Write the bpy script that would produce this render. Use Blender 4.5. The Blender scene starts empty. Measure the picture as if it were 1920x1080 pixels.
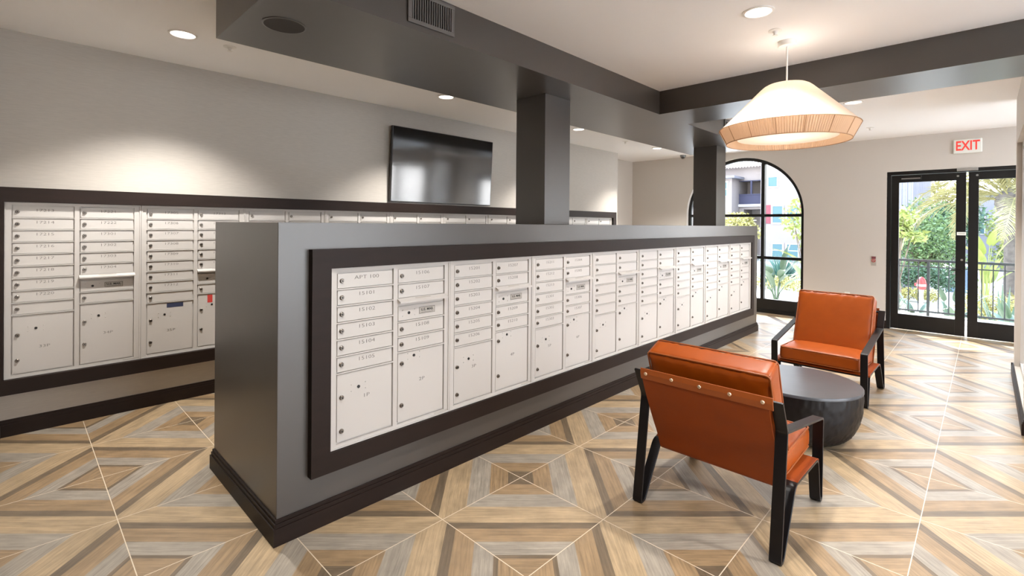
import bpy, bmesh, math, random
from mathutils import Vector, Matrix
random.seed(7)
PI = math.pi
sc = bpy.context.scene
col = sc.collection

# ------------------------------------------------------------------ camera
F, CX, CY, YAW, PITCH, ROLL = 912.29, 960.0, 423.63, 0.7729, 0.0037, 0.0079
cy_, sy_ = math.cos(YAW), math.sin(YAW)
W = Matrix(((1, 0, 0), (0, 0, -1), (0, 1, 0))) @ Matrix(((cy_, sy_, 0), (-sy_, cy_, 0), (0, 0, 1)))
Rx = Matrix(((1, 0, 0), (0, math.cos(PITCH), -math.sin(PITCH)), (0, math.sin(PITCH), math.cos(PITCH))))
Rr = Matrix(((math.cos(ROLL), -math.sin(ROLL), 0), (math.sin(ROLL), math.cos(ROLL), 0), (0, 0, 1)))
M = Rr @ Rx @ W                      # rows: right, down, forward
right, down, fwd = M[0], M[1], M[2]
cam = bpy.data.cameras.new('camera')
cam.lens = F * 36 / 1920
cam.sensor_width = 36
cam.shift_y = -(540 - CY) / 1920
cam.clip_start = 0.02
cam.clip_end = 300
co = bpy.data.objects.new('camera', cam)
col.objects.link(co)
co.matrix_world = Matrix(((right[0], -down[0], -fwd[0], 0), (right[1], -down[1], -fwd[1], 0), (right[2], -down[2], -fwd[2], 1.56), (0, 0, 0, 1)))
sc.camera = co

# ------------------------------------------------------------------ colour management, cycles quality
sc.view_settings.view_transform = 'Standard'
sc.view_settings.look = 'None'
sc.view_settings.exposure = 0.82
sc.view_settings.gamma = 1.0
sc.view_settings.use_curve_mapping = False
cyc = sc.cycles
cyc.use_denoising = True
cyc.max_bounces = 14
cyc.diffuse_bounces = 10
cyc.glossy_bounces = 4
cyc.transmission_bounces = 6
cyc.transparent_max_bounces = 12
cyc.sample_clamp_indirect = 10.0
cyc.caustics_reflective = False
cyc.caustics_refractive = False
cyc.use_light_tree = True

# ------------------------------------------------------------------ world and sun
world = bpy.data.worlds.new('world')
sc.world = world
world.use_nodes = True
wn, wl = world.node_tree.nodes, world.node_tree.links
wn.clear()
wo = wn.new('ShaderNodeOutputWorld')
bg = wn.new('ShaderNodeBackground')
tc = wn.new('ShaderNodeTexCoord')
sx = wn.new('ShaderNodeSeparateXYZ')
cr = wn.new('ShaderNodeValToRGB')
cr.color_ramp.elements[0].position = 0.0
cr.color_ramp.elements[0].color = (1.0, 1.0, 1.0, 1)
cr.color_ramp.elements[1].position = 0.9
cr.color_ramp.elements[1].color = (0.45, 0.66, 1.0, 1)
wl.new(tc.outputs['Generated'], sx.inputs[0])
wl.new(sx.outputs['Z'], cr.inputs[0])
wl.new(cr.outputs[0], bg.inputs[0])
bg.inputs[1].default_value = 5.0
wl.new(bg.outputs[0], wo.inputs[0])
sun = bpy.data.lights.new('sun', 'SUN')
sun.energy = 11.0
sun.angle = 0.012
sun.color = (1.0, 0.97, 0.93)
so = bpy.data.objects.new('sun', sun)
col.objects.link(so)
el = math.radians(35)
sd = Vector((0.57 * math.cos(el), -0.82 * math.cos(el), -math.sin(el)))
so.rotation_euler = sd.to_track_quat('-Z', 'Y').to_euler()
so.location = (-10, 20, 20)
CAN_W, CAN_COL = 105.0, (1.0, 0.965, 0.915)
PENDANT_W = 2.8


# ------------------------------------------------------------------ colour and material helpers
def lin(c):
    return tuple(((v / 255 / 12.92) if v / 255 <= 0.04045 else ((v / 255 + 0.055) / 1.055) ** 2.4) for v in c) + (1.0,)


def mat(name, rgb, rough=0.5, metal=0.0, spec=0.5, coat=0.0, bump=0.0, bscale=60.0, var=0.0, vscale=3.0, stretch=(1, 1, 1), detail=4.0):
    m = bpy.data.materials.new(name)
    m.use_nodes = True
    n, l = m.node_tree.nodes, m.node_tree.links
    b = n['Principled BSDF']
    c = lin(rgb)
    b.inputs['Base Color'].default_value = c
    b.inputs['Roughness'].default_value = rough
    b.inputs['Metallic'].default_value = metal
    b.inputs['Specular IOR Level'].default_value = spec
    b.inputs['Coat Weight'].default_value = coat
    b.inputs['Coat Roughness'].default_value = rough
    if bump or var:
        t = n.new('ShaderNodeTexCoord')
        mp = n.new('ShaderNodeMapping')
        mp.inputs['Scale'].default_value = stretch
        l.new(t.outputs['Object'], mp.inputs[0])
    if bump:
        no = n.new('ShaderNodeTexNoise')
        no.inputs['Scale'].default_value = bscale
        no.inputs['Detail'].default_value = detail
        bp = n.new('ShaderNodeBump')
        bp.inputs['Strength'].default_value = bump
        bp.inputs['Distance'].default_value = 0.01
        l.new(mp.outputs[0], no.inputs['Vector'])
        l.new(no.outputs['Fac'], bp.inputs['Height'])
        l.new(bp.outputs[0], b.inputs['Normal'])
    if var:
        no = n.new('ShaderNodeTexNoise')
        no.inputs['Scale'].default_value = vscale
        no.inputs['Detail'].default_value = 5
        mr = n.new('ShaderNodeMapRange')
        mr.inputs['From Min'].default_value = 0.3
        mr.inputs['From Max'].default_value = 0.7
        mr.inputs['To Min'].default_value = 1 - var
        mr.inputs['To Max'].default_value = 1 + var
        mx = n.new('ShaderNodeVectorMath')
        mx.operation = 'SCALE'
        mx.inputs[0].default_value = c[:3]
        l.new(mp.outputs[0], no.inputs['Vector'])
        l.new(no.outputs['Fac'], mr.inputs['Value'])
        l.new(mr.outputs[0], mx.inputs['Scale'])
        l.new(mx.outputs[0], b.inputs['Base Color'])
    return m


def emis(name, rgb, strength):
    m = bpy.data.materials.new(name)
    m.use_nodes = True
    b = m.node_tree.nodes['Principled BSDF']
    b.inputs['Base Color'].default_value = lin(rgb)
    b.inputs['Emission Color'].default_value = lin(rgb)
    b.inputs['Emission Strength'].default_value = strength
    return m


def glass(name, tint=(1, 1, 1), refl=1.0):
    m = bpy.data.materials.new(name)
    m.use_nodes = True
    n, l = m.node_tree.nodes, m.node_tree.links
    n.clear()
    o = n.new('ShaderNodeOutputMaterial')
    mx = n.new('ShaderNodeMixShader')
    tr = n.new('ShaderNodeBsdfTransparent')
    tr.inputs[0].default_value = (*tint, 1)
    gl = n.new('ShaderNodeBsdfGlossy')
    gl.inputs['Roughness'].default_value = 0.0
    fr = n.new('ShaderNodeFresnel')
    fr.inputs[0].default_value = 1.45
    ge = n.new('ShaderNodeNewGeometry')
    inv = n.new('ShaderNodeMath')
    inv.operation = 'SUBTRACT'
    inv.inputs[0].default_value = 1.0
    mu = n.new('ShaderNodeMath')
    mu.operation = 'MULTIPLY'
    l.new(ge.outputs['Backfacing'], inv.inputs[1])
    l.new(inv.outputs[0], mu.inputs[0])
    l.new(fr.outputs[0], mu.inputs[1])
    l.new(mu.outputs[0], mx.inputs[0])      # reflect only where light enters the pane
    l.new(tr.outputs[0], mx.inputs[1])
    l.new(gl.outputs[0], mx.inputs[2])
    l.new(mx.outputs[0], o.inputs[0])
    return m


def translucent(name, rgb, tl=0.5):
    m = bpy.data.materials.new(name)
    m.use_nodes = True
    n, l = m.node_tree.nodes, m.node_tree.links
    n.clear()
    o = n.new('ShaderNodeOutputMaterial')
    mx = n.new('ShaderNodeMixShader')
    d = n.new('ShaderNodeBsdfDiffuse')
    t = n.new('ShaderNodeBsdfTranslucent')
    d.inputs[0].default_value = lin(rgb)
    t.inputs[0].default_value = lin(rgb)
    mx.inputs[0].default_value = tl
    l.new(d.outputs[0], mx.inputs[1])
    l.new(t.outputs[0], mx.inputs[2])
    l.new(mx.outputs[0], o.inputs[0])
    return m


def floor_material():
    m = bpy.data.materials.new('inlaid_plank_tile')
    m.use_nodes = True
    n, l = m.node_tree.nodes, m.node_tree.links
    b = n['Principled BSDF']

    def mth(op, a, c=None, d=None):
        k = n.new('ShaderNodeMath')
        k.operation = op
        for i, v in enumerate((a, c, d)):
            if v is None:
                continue
            if isinstance(v, (int, float)):
                k.inputs[i].default_value = v
            else:
                l.new(v, k.inputs[i])
        return k.outputs[0]
    t = n.new('ShaderNodeTexCoord')
    s = n.new('ShaderNodeSeparateXYZ')
    l.new(t.outputs['Object'], s.inputs[0])
    P = 0.6
    a = mth('DIVIDE', mth('SUBTRACT', s.outputs[0], -2.04), P)
    c = mth('DIVIDE', mth('SUBTRACT', s.outputs[1], 2.185), P)
    fa = mth('PINGPONG', a, 1.0)
    fc = mth('PINGPONG', c, 1.0)
    ss = mth('MULTIPLY', mth('ADD', fa, fc), 0.5)
    ramp = n.new('ShaderNodeValToRGB')
    ramp.color_ramp.interpolation = 'CONSTANT'
    DK, TAN, GR, LT = lin((120, 103, 82)), lin((161, 134, 101)), lin((166, 155, 140)), lin((184, 159, 125))
    stops = [(0.0, DK), (0.086, TAN), (0.215, GR), (0.361, LT), (0.53, DK), (0.588, TAN), (0.71, GR), (0.823, DK), (0.848, TAN)]
    e = ramp.color_ramp.elements
    e[0].position, e[0].color = stops[0]
    e[1].position, e[1].color = stops[1]
    for p_, c_ in stops[2:]:
        q = e.new(p_)
        q.color = c_
    l.new(ss, ramp.inputs[0])
    # grain along the strips
    ida, idc = mth('FLOOR', a), mth('FLOOR', c)
    tid = mth('ADD', mth('MULTIPLY', ida, 3.17), mth('MULTIPLY', idc, 7.31))
    al = mth('SUBTRACT', fa, fc)
    cv = n.new('ShaderNodeCombineXYZ')
    l.new(mth('MULTIPLY', ss, 85), cv.inputs[0])
    l.new(mth('MULTIPLY', al, 1.7), cv.inputs[1])
    l.new(tid, cv.inputs[2])
    no = n.new('ShaderNodeTexNoise')
    no.inputs['Scale'].default_value = 1.0
    no.inputs['Detail'].default_value = 8
    no.inputs['Roughness'].default_value = 0.72
    l.new(cv.outputs[0], no.inputs['Vector'])
    cv2 = n.new('ShaderNodeCombineXYZ')
    l.new(mth('MULTIPLY', ss, 9), cv2.inputs[0])
    l.new(mth('MULTIPLY', al, 2.5), cv2.inputs[1])
    l.new(mth('ADD', tid, 40.0), cv2.inputs[2])
    n2 = n.new('ShaderNodeTexNoise')
    n2.inputs['Scale'].default_value = 1.3
    n2.inputs['Detail'].default_value = 3
    l.new(cv2.outputs[0], n2.inputs['Vector'])
    mr = n.new('ShaderNodeMapRange')
    l.new(no.outputs['Fac'], mr.inputs['Value'])
    mr.inputs['From Min'].default_value = 0.33
    mr.inputs['From Max'].default_value = 0.62
    mr.inputs['To Min'].default_value = 0.62
    mr.inputs['To Max'].default_value = 1.07
    mr2 = n.new('ShaderNodeMapRange')
    l.new(n2.outputs['Fac'], mr2.inputs['Value'])
    mr2.inputs['From Min'].default_value = 0.3
    mr2.inputs['From Max'].default_value = 0.7
    mr2.inputs['To Min'].default_value = 0.84
    mr2.inputs['To Max'].default_value = 1.1
    k = mth('MULTIPLY', mr.outputs[0], mr2.outputs[0])
    sc_ = n.new('ShaderNodeVectorMath')
    sc_.operation = 'SCALE'
    l.new(ramp.outputs[0], sc_.inputs[0])
    l.new(k, sc_.inputs['Scale'])
    # grout
    ga = mth('ABSOLUTE', mth('SUBTRACT', a, mth('ROUND', a)))
    gc = mth('ABSOLUTE', mth('SUBTRACT', c, mth('ROUND', c)))
    g = mth('LESS_THAN', mth('MINIMUM', ga, gc), 0.0035)
    mx = n.new('ShaderNodeMix')
    mx.data_type = 'RGBA'
    l.new(g, mx.inputs['Factor'])
    l.new(sc_.outputs[0], mx.inputs[6])
    mx.inputs[7].default_value = lin((224, 208, 184))
    l.new(mx.outputs[2], b.inputs['Base Color'])
    rg = n.new('ShaderNodeMapRange')
    l.new(no.outputs['Fac'], rg.inputs['Value'])
    rg.inputs['To Min'].default_value = 0.38
    rg.inputs['To Max'].default_value = 0.26
    l.new(rg.outputs[0], b.inputs['Roughness'])
    b.inputs['Specular IOR Level'].default_value = 0.75
    bp = n.new('ShaderNodeBump')
    bp.inputs['Strength'].default_value = 0.12
    bp.inputs['Distance'].default_value = 0.004
    l.new(no.outputs['Fac'], bp.inputs['Height'])
    l.new(bp.outputs[0], b.inputs['Normal'])
    return m


def roof_tile_material():
    m = bpy.data.materials.new('clay_roof_tiles')
    m.use_nodes = True
    n, l = m.node_tree.nodes, m.node_tree.links
    b = n['Principled BSDF']
    w = n.new('ShaderNodeTexNoise')
    w.inputs['Scale'].default_value = 6
    r = n.new('ShaderNodeValToRGB')
    r.color_ramp.elements[0].color = lin((150, 134, 124))
    r.color_ramp.elements[1].color = lin((190, 180, 170))
    t = n.new('ShaderNodeTexCoord')
    l.new(t.outputs['Object'], w.inputs['Vector'])
    l.new(w.outputs['Fac'], r.inputs[0])
    l.new(r.outputs[0], b.inputs['Base Color'])
    b.inputs['Roughness'].default_value = 0.9
    return m


MT = dict(
    floor=floor_material(),
    wallpaper=mat('textured_wallcovering', (190, 183, 174), 0.75, var=0.05, vscale=14, stretch=(1, 1, 14), bump=0.05, bscale=60),
    plaster=mat('painted_plaster', (210, 204, 197), 0.8, bump=0.02, bscale=120),
    ceiling=mat('white_ceiling_paint', (249, 248, 248), 0.85),
    charcoal=mat('charcoal_satin_paint', (64, 58, 53), 0.36, spec=0.8, coat=0.5, bump=0.05, bscale=9, var=0.07, vscale=2.5),
    espresso=mat('espresso_stained_wood', (36, 25, 20), 0.48, spec=0.2, var=0.12, vscale=4, stretch=(1, 1, 6)),
    white=mat('white_powder_coat', (194, 189, 184), 0.42),
    whitedoor=mat('white_powder_coat_door', (196, 191, 186), 0.36),
    lock=mat('nickel_lock', (120, 112, 104), 0.3, metal=0.9),
    keyhole=mat('dark_keyhole', (24, 22, 21), 0.5),
    ink=mat('grey_engraving', (104, 99, 94), 0.7),
    plate=mat('label_plate', (176, 170, 162), 0.4),
    platedark=mat('black_print', (40, 38, 36), 0.6),
    bluelabel=mat('dark_blue_label', (52, 58, 84), 0.5),
    redlabel=mat('red_sticker', (196, 66, 60), 0.5),
    leather=mat('orange_leather', (156, 70, 8), 0.40, spec=0.38, coat=0.0, bump=0.12, bscale=18, var=0.06, vscale=7),
    piping=mat('leather_piping', (150, 78, 30), 0.45),
    sling=mat('saddle_leather', (142, 61, 7), 0.50, spec=0.3, bump=0.06, bscale=60, var=0.05, vscale=8),
    strap=mat('strap_leather', (150, 74, 24), 0.45, bump=0.06, bscale=60),
    blacksteel=mat('blackened_steel', (15, 12, 14), 0.40, spec=0.35, bump=0.03, bscale=40),
    stud=mat('brass_stud', (226, 200, 170), 0.3, metal=0.8),
    tabletop=mat('blackened_metal_top', (70, 72, 76), 0.30, spec=0.6, bump=0.05, bscale=8, var=0.10, vscale=5),
    blackframe=mat('black_door_paint', (9, 9, 10), 0.4),
    greyedge=mat('grey_aluminium', (128, 132, 134), 0.4, metal=0.3),
    silver=mat('brushed_silver', (190, 190, 188), 0.3, metal=0.8),
    tvscreen=mat('black_glass_screen', (14, 14, 15), 0.10, spec=1.0, coat=1.0),
    tvbezel=mat('tv_bezel', (60, 58, 58), 0.35, metal=0.4),
    can=mat('white_can_trim', (240, 238, 234), 0.5),
    grille=mat('painted_grille', (104, 100, 97), 0.45),
    hole=mat('dark_void', (12, 12, 12), 0.9),
    speaker=mat('dark_speaker_cloth', (62, 58, 56), 0.8, bump=0.1, bscale=300),
    glass=glass('clear_glass'),
    shade=translucent('cream_pleated_fabric', (226, 212, 196), 0.42),
    shadeband=translucent('peach_pleated_fabric', (224, 196, 168), 0.36),
    diffuser=translucent('white_diffuser', (250, 240, 232), 0.6),
    rope=mat('seam_thread', (176, 138, 104), 0.7),
    exitwhite=mat('white_plastic', (236, 238, 232), 0.4),
    exitred=emis('red_exit_letters', (214, 60, 52), 0.35),
    lampglow=emis('lit_lens', (255, 248, 238), 3.0),
    stucco=mat('pale_stucco', (140, 132, 128), 0.9, var=0.03, vscale=1),
    stucco2=mat('cool_siding', (132, 132, 140), 0.9),
    concrete=mat('pale_concrete', (206, 202, 194), 0.9, var=0.05, vscale=1.5),
    soil=mat('garden_mulch', (120, 104, 82), 0.95, var=0.2, vscale=4),
    rooftile=roof_tile_material(),
    balcony=mat('slate_balcony_mesh', (52, 52, 74), 0.7),
    eave=mat('grey_eave', (120, 120, 128), 0.7),
    shutter=mat('faded_red_shutter', (126, 60, 68), 0.7),
    winglass=mat('reflective_window_glass', (70, 104, 110), 0.35, spec=0.4),
    winframe=mat('white_window_frame', (190, 190, 190), 0.5),
    rail=mat('dark_green_grey_railing', (58, 66, 70), 0.45),
    pool=mat('pale_blue_water', (96, 138, 160), 0.08, spec=0.6),
    bark=mat('palm_bark', (96, 90, 86), 0.9, bump=0.5, bscale=12, var=0.25, vscale=9),
    treebark=mat('tree_bark', (110, 98, 84), 0.9, var=0.2, vscale=6),
    leafgreen=mat('mid_green_leaf', (98, 122, 74), 0.55, var=0.22, vscale=2.5),
    leafdark=mat('deep_green_leaf', (70, 98, 70), 0.55, var=0.22, vscale=2.5),
    leaflime=mat('lime_leaf', (140, 150, 78), 0.5, var=0.18, vscale=3),
    leafyellow=mat('yellow_green_leaf', (160, 154, 92), 0.6, var=0.15, vscale=3),
    leafteal=mat('blue_green_leaf', (74, 112, 102), 0.5, var=0.15, vscale=3),
    leafgrey=mat('grey_green_leaf', (100, 124, 102), 0.45, var=0.12, vscale=3),
    frond=mat('palm_frond', (146, 140, 92), 0.55, var=0.2, vscale=2),
    redhead=mat('red_enamel', (206, 58, 56), 0.4),
    bollard=mat('grey_bollard', (150, 146, 150), 0.6),
)


# ------------------------------------------------------------------ mesh builder
class MB:
    def __init__(self):
        self.v, self.f, self.m, self.cur = [], [], [], 0

    def add(self, vs, fs):
        o = len(self.v)
        self.v += [tuple(p) for p in vs]
        for f in fs:
            self.f.append(tuple(i + o for i in f))
            self.m.append(self.cur)
        return self

    def box(self, x0, x1, y0, y1, z0, z1):
        return self.hexa([(x0, y0, z0), (x1, y0, z0), (x1, y1, z0), (x0, y1, z0), (x0, y0, z1), (x1, y0, z1), (x1, y1, z1), (x0, y1, z1)])

    def hexa(self, p):
        return self.add(p, [(3, 2, 1, 0), (4, 5, 6, 7), (0, 1, 5, 4), (1, 2, 6, 5), (2, 3, 7, 6), (3, 0, 4, 7)])

    def tube(self, pts, r, n=8, cap=True, radii=None):
        pts = [Vector(p) for p in pts]
        rings = []
        up = Vector((0, 0, 1))
        for i, p in enumerate(pts):
            d = (pts[min(i + 1, len(pts) - 1)] - pts[max(i - 1, 0)]).normalized()
            u = up if abs(d.dot(up)) < 0.95 else Vector((1, 0, 0))
            a = d.cross(u).normalized()
            b = d.cross(a).normalized()
            rr = radii[i] if radii else r
            rings.append([p + a * math.cos(2 * PI * k / n) * rr + b * math.sin(2 * PI * k / n) * rr for k in range(n)])
        vs = [q for g in rings for q in g]
        fs = []
        for i in range(len(rings) - 1):
            for k in range(n):
                k2 = (k + 1) % n
                fs.append((i * n + k, i * n + k2, (i + 1) * n + k2, (i + 1) * n + k))
        if cap:
            fs.append(tuple(range(n - 1, -1, -1)))
            fs.append(tuple((len(rings) - 1) * n + k for k in range(n)))
        return self.add(vs, fs)

    def cyl(self, a, b, r, n=16):
        return self.tube([a, b], r, n)

    def lathe(self, prof, c=(0, 0, 0), n=48, axis='z', mod=None, close=False):
        vs, fs = [], []
        for i, (r, z) in enumerate(prof):
            for k in range(n):
                t = 2 * PI * k / n
                q = mod(r, z, t, i, k) if mod else (r, z)
                x, y = q[0] * math.cos(t), q[0] * math.sin(t)
                if axis == 'z':
                    vs.append((c[0] + x, c[1] + y, c[2] + q[1]))
                else:                        # axis along +x
                    vs.append((c[0] + q[1], c[1] + x, c[2] + y))
        for i in range(len(prof) - 1):
            for k in range(n):
                k2 = (k + 1) % n
                fs.append((i * n + k, i * n + k2, (i + 1) * n + k2, (i + 1) * n + k))
        if close:
            fs.append(tuple(range(n - 1, -1, -1)))
            fs.append(tuple((len(prof) - 1) * n + k for k in range(n)))
        return self.add(vs, fs)

    def prism(self, poly, x0, x1):
        """poly of (y, z) extruded along x"""
        k = len(poly)
        vs = [(x0, y, z) for y, z in poly] + [(x1, y, z) for y, z in poly]
        fs = [tuple(range(k - 1, -1, -1)), tuple(range(k, 2 * k))]
        for i in range(k):
            j = (i + 1) % k
            fs.append((i, j, k + j, k + i))
        return self.add(vs, fs)

    def mesh(self, me_, off=(0, 0, 0), rot=None, flipmap=None):
        vs = [(flipmap(v.co) if flipmap else v.co) for v in me_.vertices]
        return self.add([(v[0] + off[0], v[1] + off[1], v[2] + off[2]) for v in vs], [tuple(p.vertices) for p in me_.polygons])

    def data(self, name, mats, smooth=False, bevel=0.0, seg=2, angle=40):
        me_ = bpy.data.meshes.new(name)
        me_.from_pydata(self.v, [], self.f)
        mats = mats if isinstance(mats, (list, tuple)) else [mats]
        for q in mats:
            me_.materials.append(q)
        me_.polygons.foreach_set('material_index', self.m)
        bm = bmesh.new()
        bm.from_mesh(me_)
        bmesh.ops.recalc_face_normals(bm, faces=bm.faces)
        if bevel:
            ed = [e for e in bm.edges if len(e.link_faces) == 2 and e.calc_face_angle(0) > 0.6]
            bmesh.ops.bevel(bm, geom=ed, offset=bevel, segments=seg, profile=0.6, affect='EDGES', clamp_overlap=True)
        bm.to_mesh(me_)
        bm.free()
        if smooth:
            me_.polygons.foreach_set('use_smooth', [True] * len(me_.polygons))
            me_.set_sharp_from_angle(angle=math.radians(angle))
        me_.update()
        return me_

    def build(self, name, mats, parent=None, **kw):
        return put(name, self.data(name, mats, **kw), parent)


def put(name, me_, parent=None, loc=(0, 0, 0)):
    o = bpy.data.objects.new(name, me_)
    col.objects.link(o)
    o.location = loc
    if parent:
        o.parent = parent
    return o


def tag(o, label=None, cat=None, group=None, kind=None):
    if label:
        o['label'] = label
    if cat:
        o['category'] = cat
    if group:
        o['group'] = group
    if kind:
        o['kind'] = kind
    return o


def empty(name, loc=(0, 0, 0), rz=0.0):
    o = bpy.data.objects.new(name, None)
    o.empty_display_size = 0.1
    o.location = loc
    o.rotation_euler = (0, 0, rz)
    col.objects.link(o)
    return o


def struct(o, label=None):
    o['kind'] = 'structure'
    if label:
        o['label'] = label
    return o


def copy_tree(o, parent=None):
    c = o.copy()
    col.objects.link(c)
    c.parent = parent
    for ch in list(o.children):
        copy_tree(ch, c)
    return c


_txt = {}


def text_data(s, size, bold=0.0, sx_=1.0):
    """flat lettering mesh in the y-z plane, facing +x, centred"""
    key = (s, size, bold, sx_)
    if key in _txt:
        return _txt[key]
    cu = bpy.data.curves.new('lettering', 'FONT')
    cu.body = s
    cu.size = size
    cu.offset = bold
    cu.extrude = 0.0004
    cu.resolution_u = 2
    cu.align_x = 'CENTER'
    cu.align_y = 'CENTER'
    ob = bpy.data.objects.new('t', cu)
    col.objects.link(ob)
    dg = bpy.context.evaluated_depsgraph_get()
    me_ = bpy.data.meshes.new_from_object(ob.evaluated_get(dg))
    bpy.data.objects.remove(ob)
    bpy.data.curves.remove(cu)
    for v in me_.vertices:
        x, y, z = v.co
        v.co = (z, x * sx_, y)
    _txt[key] = me_
    return me_


# ================================================================== THE ROOM
ZC = 2.93
YF = 9.40           # far wall, inner face
XL = -5.05          # left wall face
XR = 0.22           # short right wall face

b = MB().box(-5.9, 3.2, -3.6, 9.62, -0.12, 0.0)
struct(b.build('floor', MT['floor']), 'tiled floor inlaid with concentric wood-look and grey plank squares')
b = MB().box(-5.9, 3.2, -3.6, 9.62, ZC, ZC + 0.2)
struct(b.build('ceiling', MT['ceiling']), 'flat white painted ceiling')

# far wall with arch and door opening
AX, AR, AS = -3.26, 1.03, 1.79        # arch centre, radius, spring height
DX0, DX1, DZ = -1.10, 0.705, 2.405
b = MB()
for x0, x1, z0, z1 in ((-5.9, AX - AR, 0, ZC), (AX + AR, DX0, 0, ZC), (DX0, DX1, DZ, ZC), (DX1, 3.2, 0, ZC)):
    b.box(x0, x1, YF, YF + 0.2, z0, z1)
N = 48
for i in range(N):
    a0, a1 = PI - PI * i / N, PI - PI * (i + 1) / N
    xa, za, xb, zb = AX + AR * math.cos(a0), AS + AR * math.sin(a0), AX + AR * math.cos(a1), AS + AR * math.sin(a1)
    b.hexa([(xa, YF, za), (xb, YF, zb), (xb, YF + .2, zb), (xa, YF + .2, za), (xa, YF, ZC), (xb, YF, ZC), (xb, YF + .2, ZC), (xa, YF + .2, ZC)])
struct(b.build('wall_far', MT['plaster']), 'pale plaster end wall pierced by the arched window and glazed doors')

b = MB().box(-5.9, XL, -0.3, 8.05, 0, ZC)
struct(b.build('wall_left', MT['wallpaper']), 'left wall in greige textured wallcovering behind the wall mailboxes')
b = MB().box(-5.9, -5.52, 8.05, YF, 0, ZC)
struct(b.build('wall_left', MT['plaster']), 'recessed end of the left wall beside the arched window')
b = MB().box(XL, -4.0, -0.30, -0.08, 0, ZC)
struct(b.build('wall_near', MT['plaster']), 'short return wall at the near end of the wall mailboxes')
b = MB().box(-5.9, -4.0, -3.6, -0.3, 0, ZC)
struct(b.build('wall_back', MT['charcoal']))
# right wall: stub with a glazed sidelight, then the room widens
SY0, SY1 = 5.60, 7.30
b = MB()
b.box(XR, XR + 0.14, 5.30, SY0, 0, ZC)
b.box(XR, XR + 0.14, SY1, 7.474, 0, ZC)
b.box(XR, XR + 0.14, SY0, SY1, 2.45, ZC)
b.box(XR, XR + 0.14, SY0, SY1, 0, 0.12)
struct(b.build('wall_right', MT['plaster']), 'end of the short right wall at the picture edge')
b = MB().box(1.6, 1.8, 5.30, 5.7, 0, ZC)
b.box(1.6, 1.8, 9.2, YF, 0, ZC)
b.box(1.6, 1.8, 5.7, 9.2, 0, .1)
b.box(1.6, 1.8, 5.7, 9.2, 2.75, ZC)
b.box(XR + .14, 3.2, 5.30, 5.45, 0, ZC)
struct(b.build('wall_right', MT['plaster']))
# outer shell behind the camera with openings added for fill daylight
b = MB()
for y0, y1, z0, z1 in ((-3.6, .95, 0, ZC), (.95, 5.1, 0, .1), (.95, 5.1, 2.75, ZC), (2.9, 3.1, .1, 2.75), (5.1, 5.3, 0, ZC)):
    b.box(3.0, 3.2, y0, y1, z0, z1)
b.box(-4.0, 3.2, -3.6, -3.4, 0, ZC)
struct(b.build('wall_back', MT['charcoal']))


def plain_window(name, x0, x1, y0, y1, z0, z1, nm):
    e_ = struct(empty(name, ((x0 + x1) / 2, (y0 + y1) / 2, z0)))
    ox, oy, oz = e_.location
    f = MB()
    alongx = (x1 - x0) > (y1 - y0)
    w = .05
    if alongx:
        for a_, c_ in ((x0, x0 + w), (x1 - w, x1), ((x0 + x1) / 2 - w / 2, (x0 + x1) / 2 + w / 2)):
            f.box(a_ - ox, c_ - ox, y0 - oy, y1 - oy, 0, z1 - z0)
        f.box(x0 - ox, x1 - ox, y0 - oy, y1 - oy, 0, w)
        f.box(x0 - ox, x1 - ox, y0 - oy, y1 - oy, z1 - z0 - w, z1 - z0)
        g = MB().box(x0 - ox, x1 - ox, -.004, .004, 0, z1 - z0)
    else:
        for a_, c_ in ((y0, y0 + w), (y1 - w, y1), ((y0 + y1) / 2 - w / 2, (y0 + y1) / 2 + w / 2)):
            f.box(x0 - ox, x1 - ox, a_ - oy, c_ - oy, 0, z1 - z0)
        f.box(x0 - ox, x1 - ox, y0 - oy, y1 - oy, 0, w)
        f.box(x0 - ox, x1 - ox, y0 - oy, y1 - oy, z1 - z0 - w, z1 - z0)
        g = MB().box(-.004, .004, y0 - oy, y1 - oy, 0, z1 - z0)
    f.build('window_frame', MT[nm], e_)
    g.build('pane', MT['glass'], e_)
    return e_


plain_window('window_3', XR + .04, XR + .10, SY0, SY1, .12, 2.45, 'white')
plain_window('fill_window_4', 3.07, 3.13, .95, 2.9, .1, 2.75, 'blackframe')  # added unseen opening, lets in fill daylight from the right
plain_window('fill_window_5', 3.07, 3.13, 3.1, 5.1, .1, 2.75, 'blackframe')  # second added opening beside it, also there for fill

plain_window('fill_window_6', 1.67, 1.73, 5.7, 9.2, .1, 2.75, 'blackframe')  # added glazing out of view, brightens the far zone

# baseboards
def baseboard(name, x0, x1, y0, y1, side, m='espresso', h=.12, label=None):
    """side: which way it sticks out ('+x', '-y' ...) from the wall line given"""
    q = MB()
    for t, z0, z1 in ((.020, 0, h * .72), (.015, h * .72, h * .86), (.009, h * .86, h)):
        if side == '+x':
            q.box(x0, x0 + t, y0, y1, z0, z1)
        elif side == '-x':
            q.box(x0 - t, x0, y0, y1, z0, z1)
        elif side == '-y':
            q.box(x0, x1, y0 - t, y0, z0, z1)
        else:
            q.box(x0, x1, y0, y0 + t, z0, z1)
    return struct(q.build(name, MT[m]), label)


baseboard('baseboard_left', XL, 0, -.08, 8.05, '+x', label='dark moulded baseboard under the wall mailboxes')
baseboard('baseboard_near', XL + .02, -4.0, -.08, 0, '+y', label='dark baseboard on the short return wall')
baseboard('baseboard_far', -5.52, AX - AR, YF, 0, '-y')
baseboard('baseboard_far', AX + AR, DX0, YF, 0, '-y', label='dark baseboard between arched window and doors')
baseboard('baseboard_right', XR, 0, 5.3, 7.474, '-x', label='dark baseboard at the foot of the short right wall')
baseboard('baseboard_right', XR - .02, XR + .14, 7.474, 0, '+y')

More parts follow.
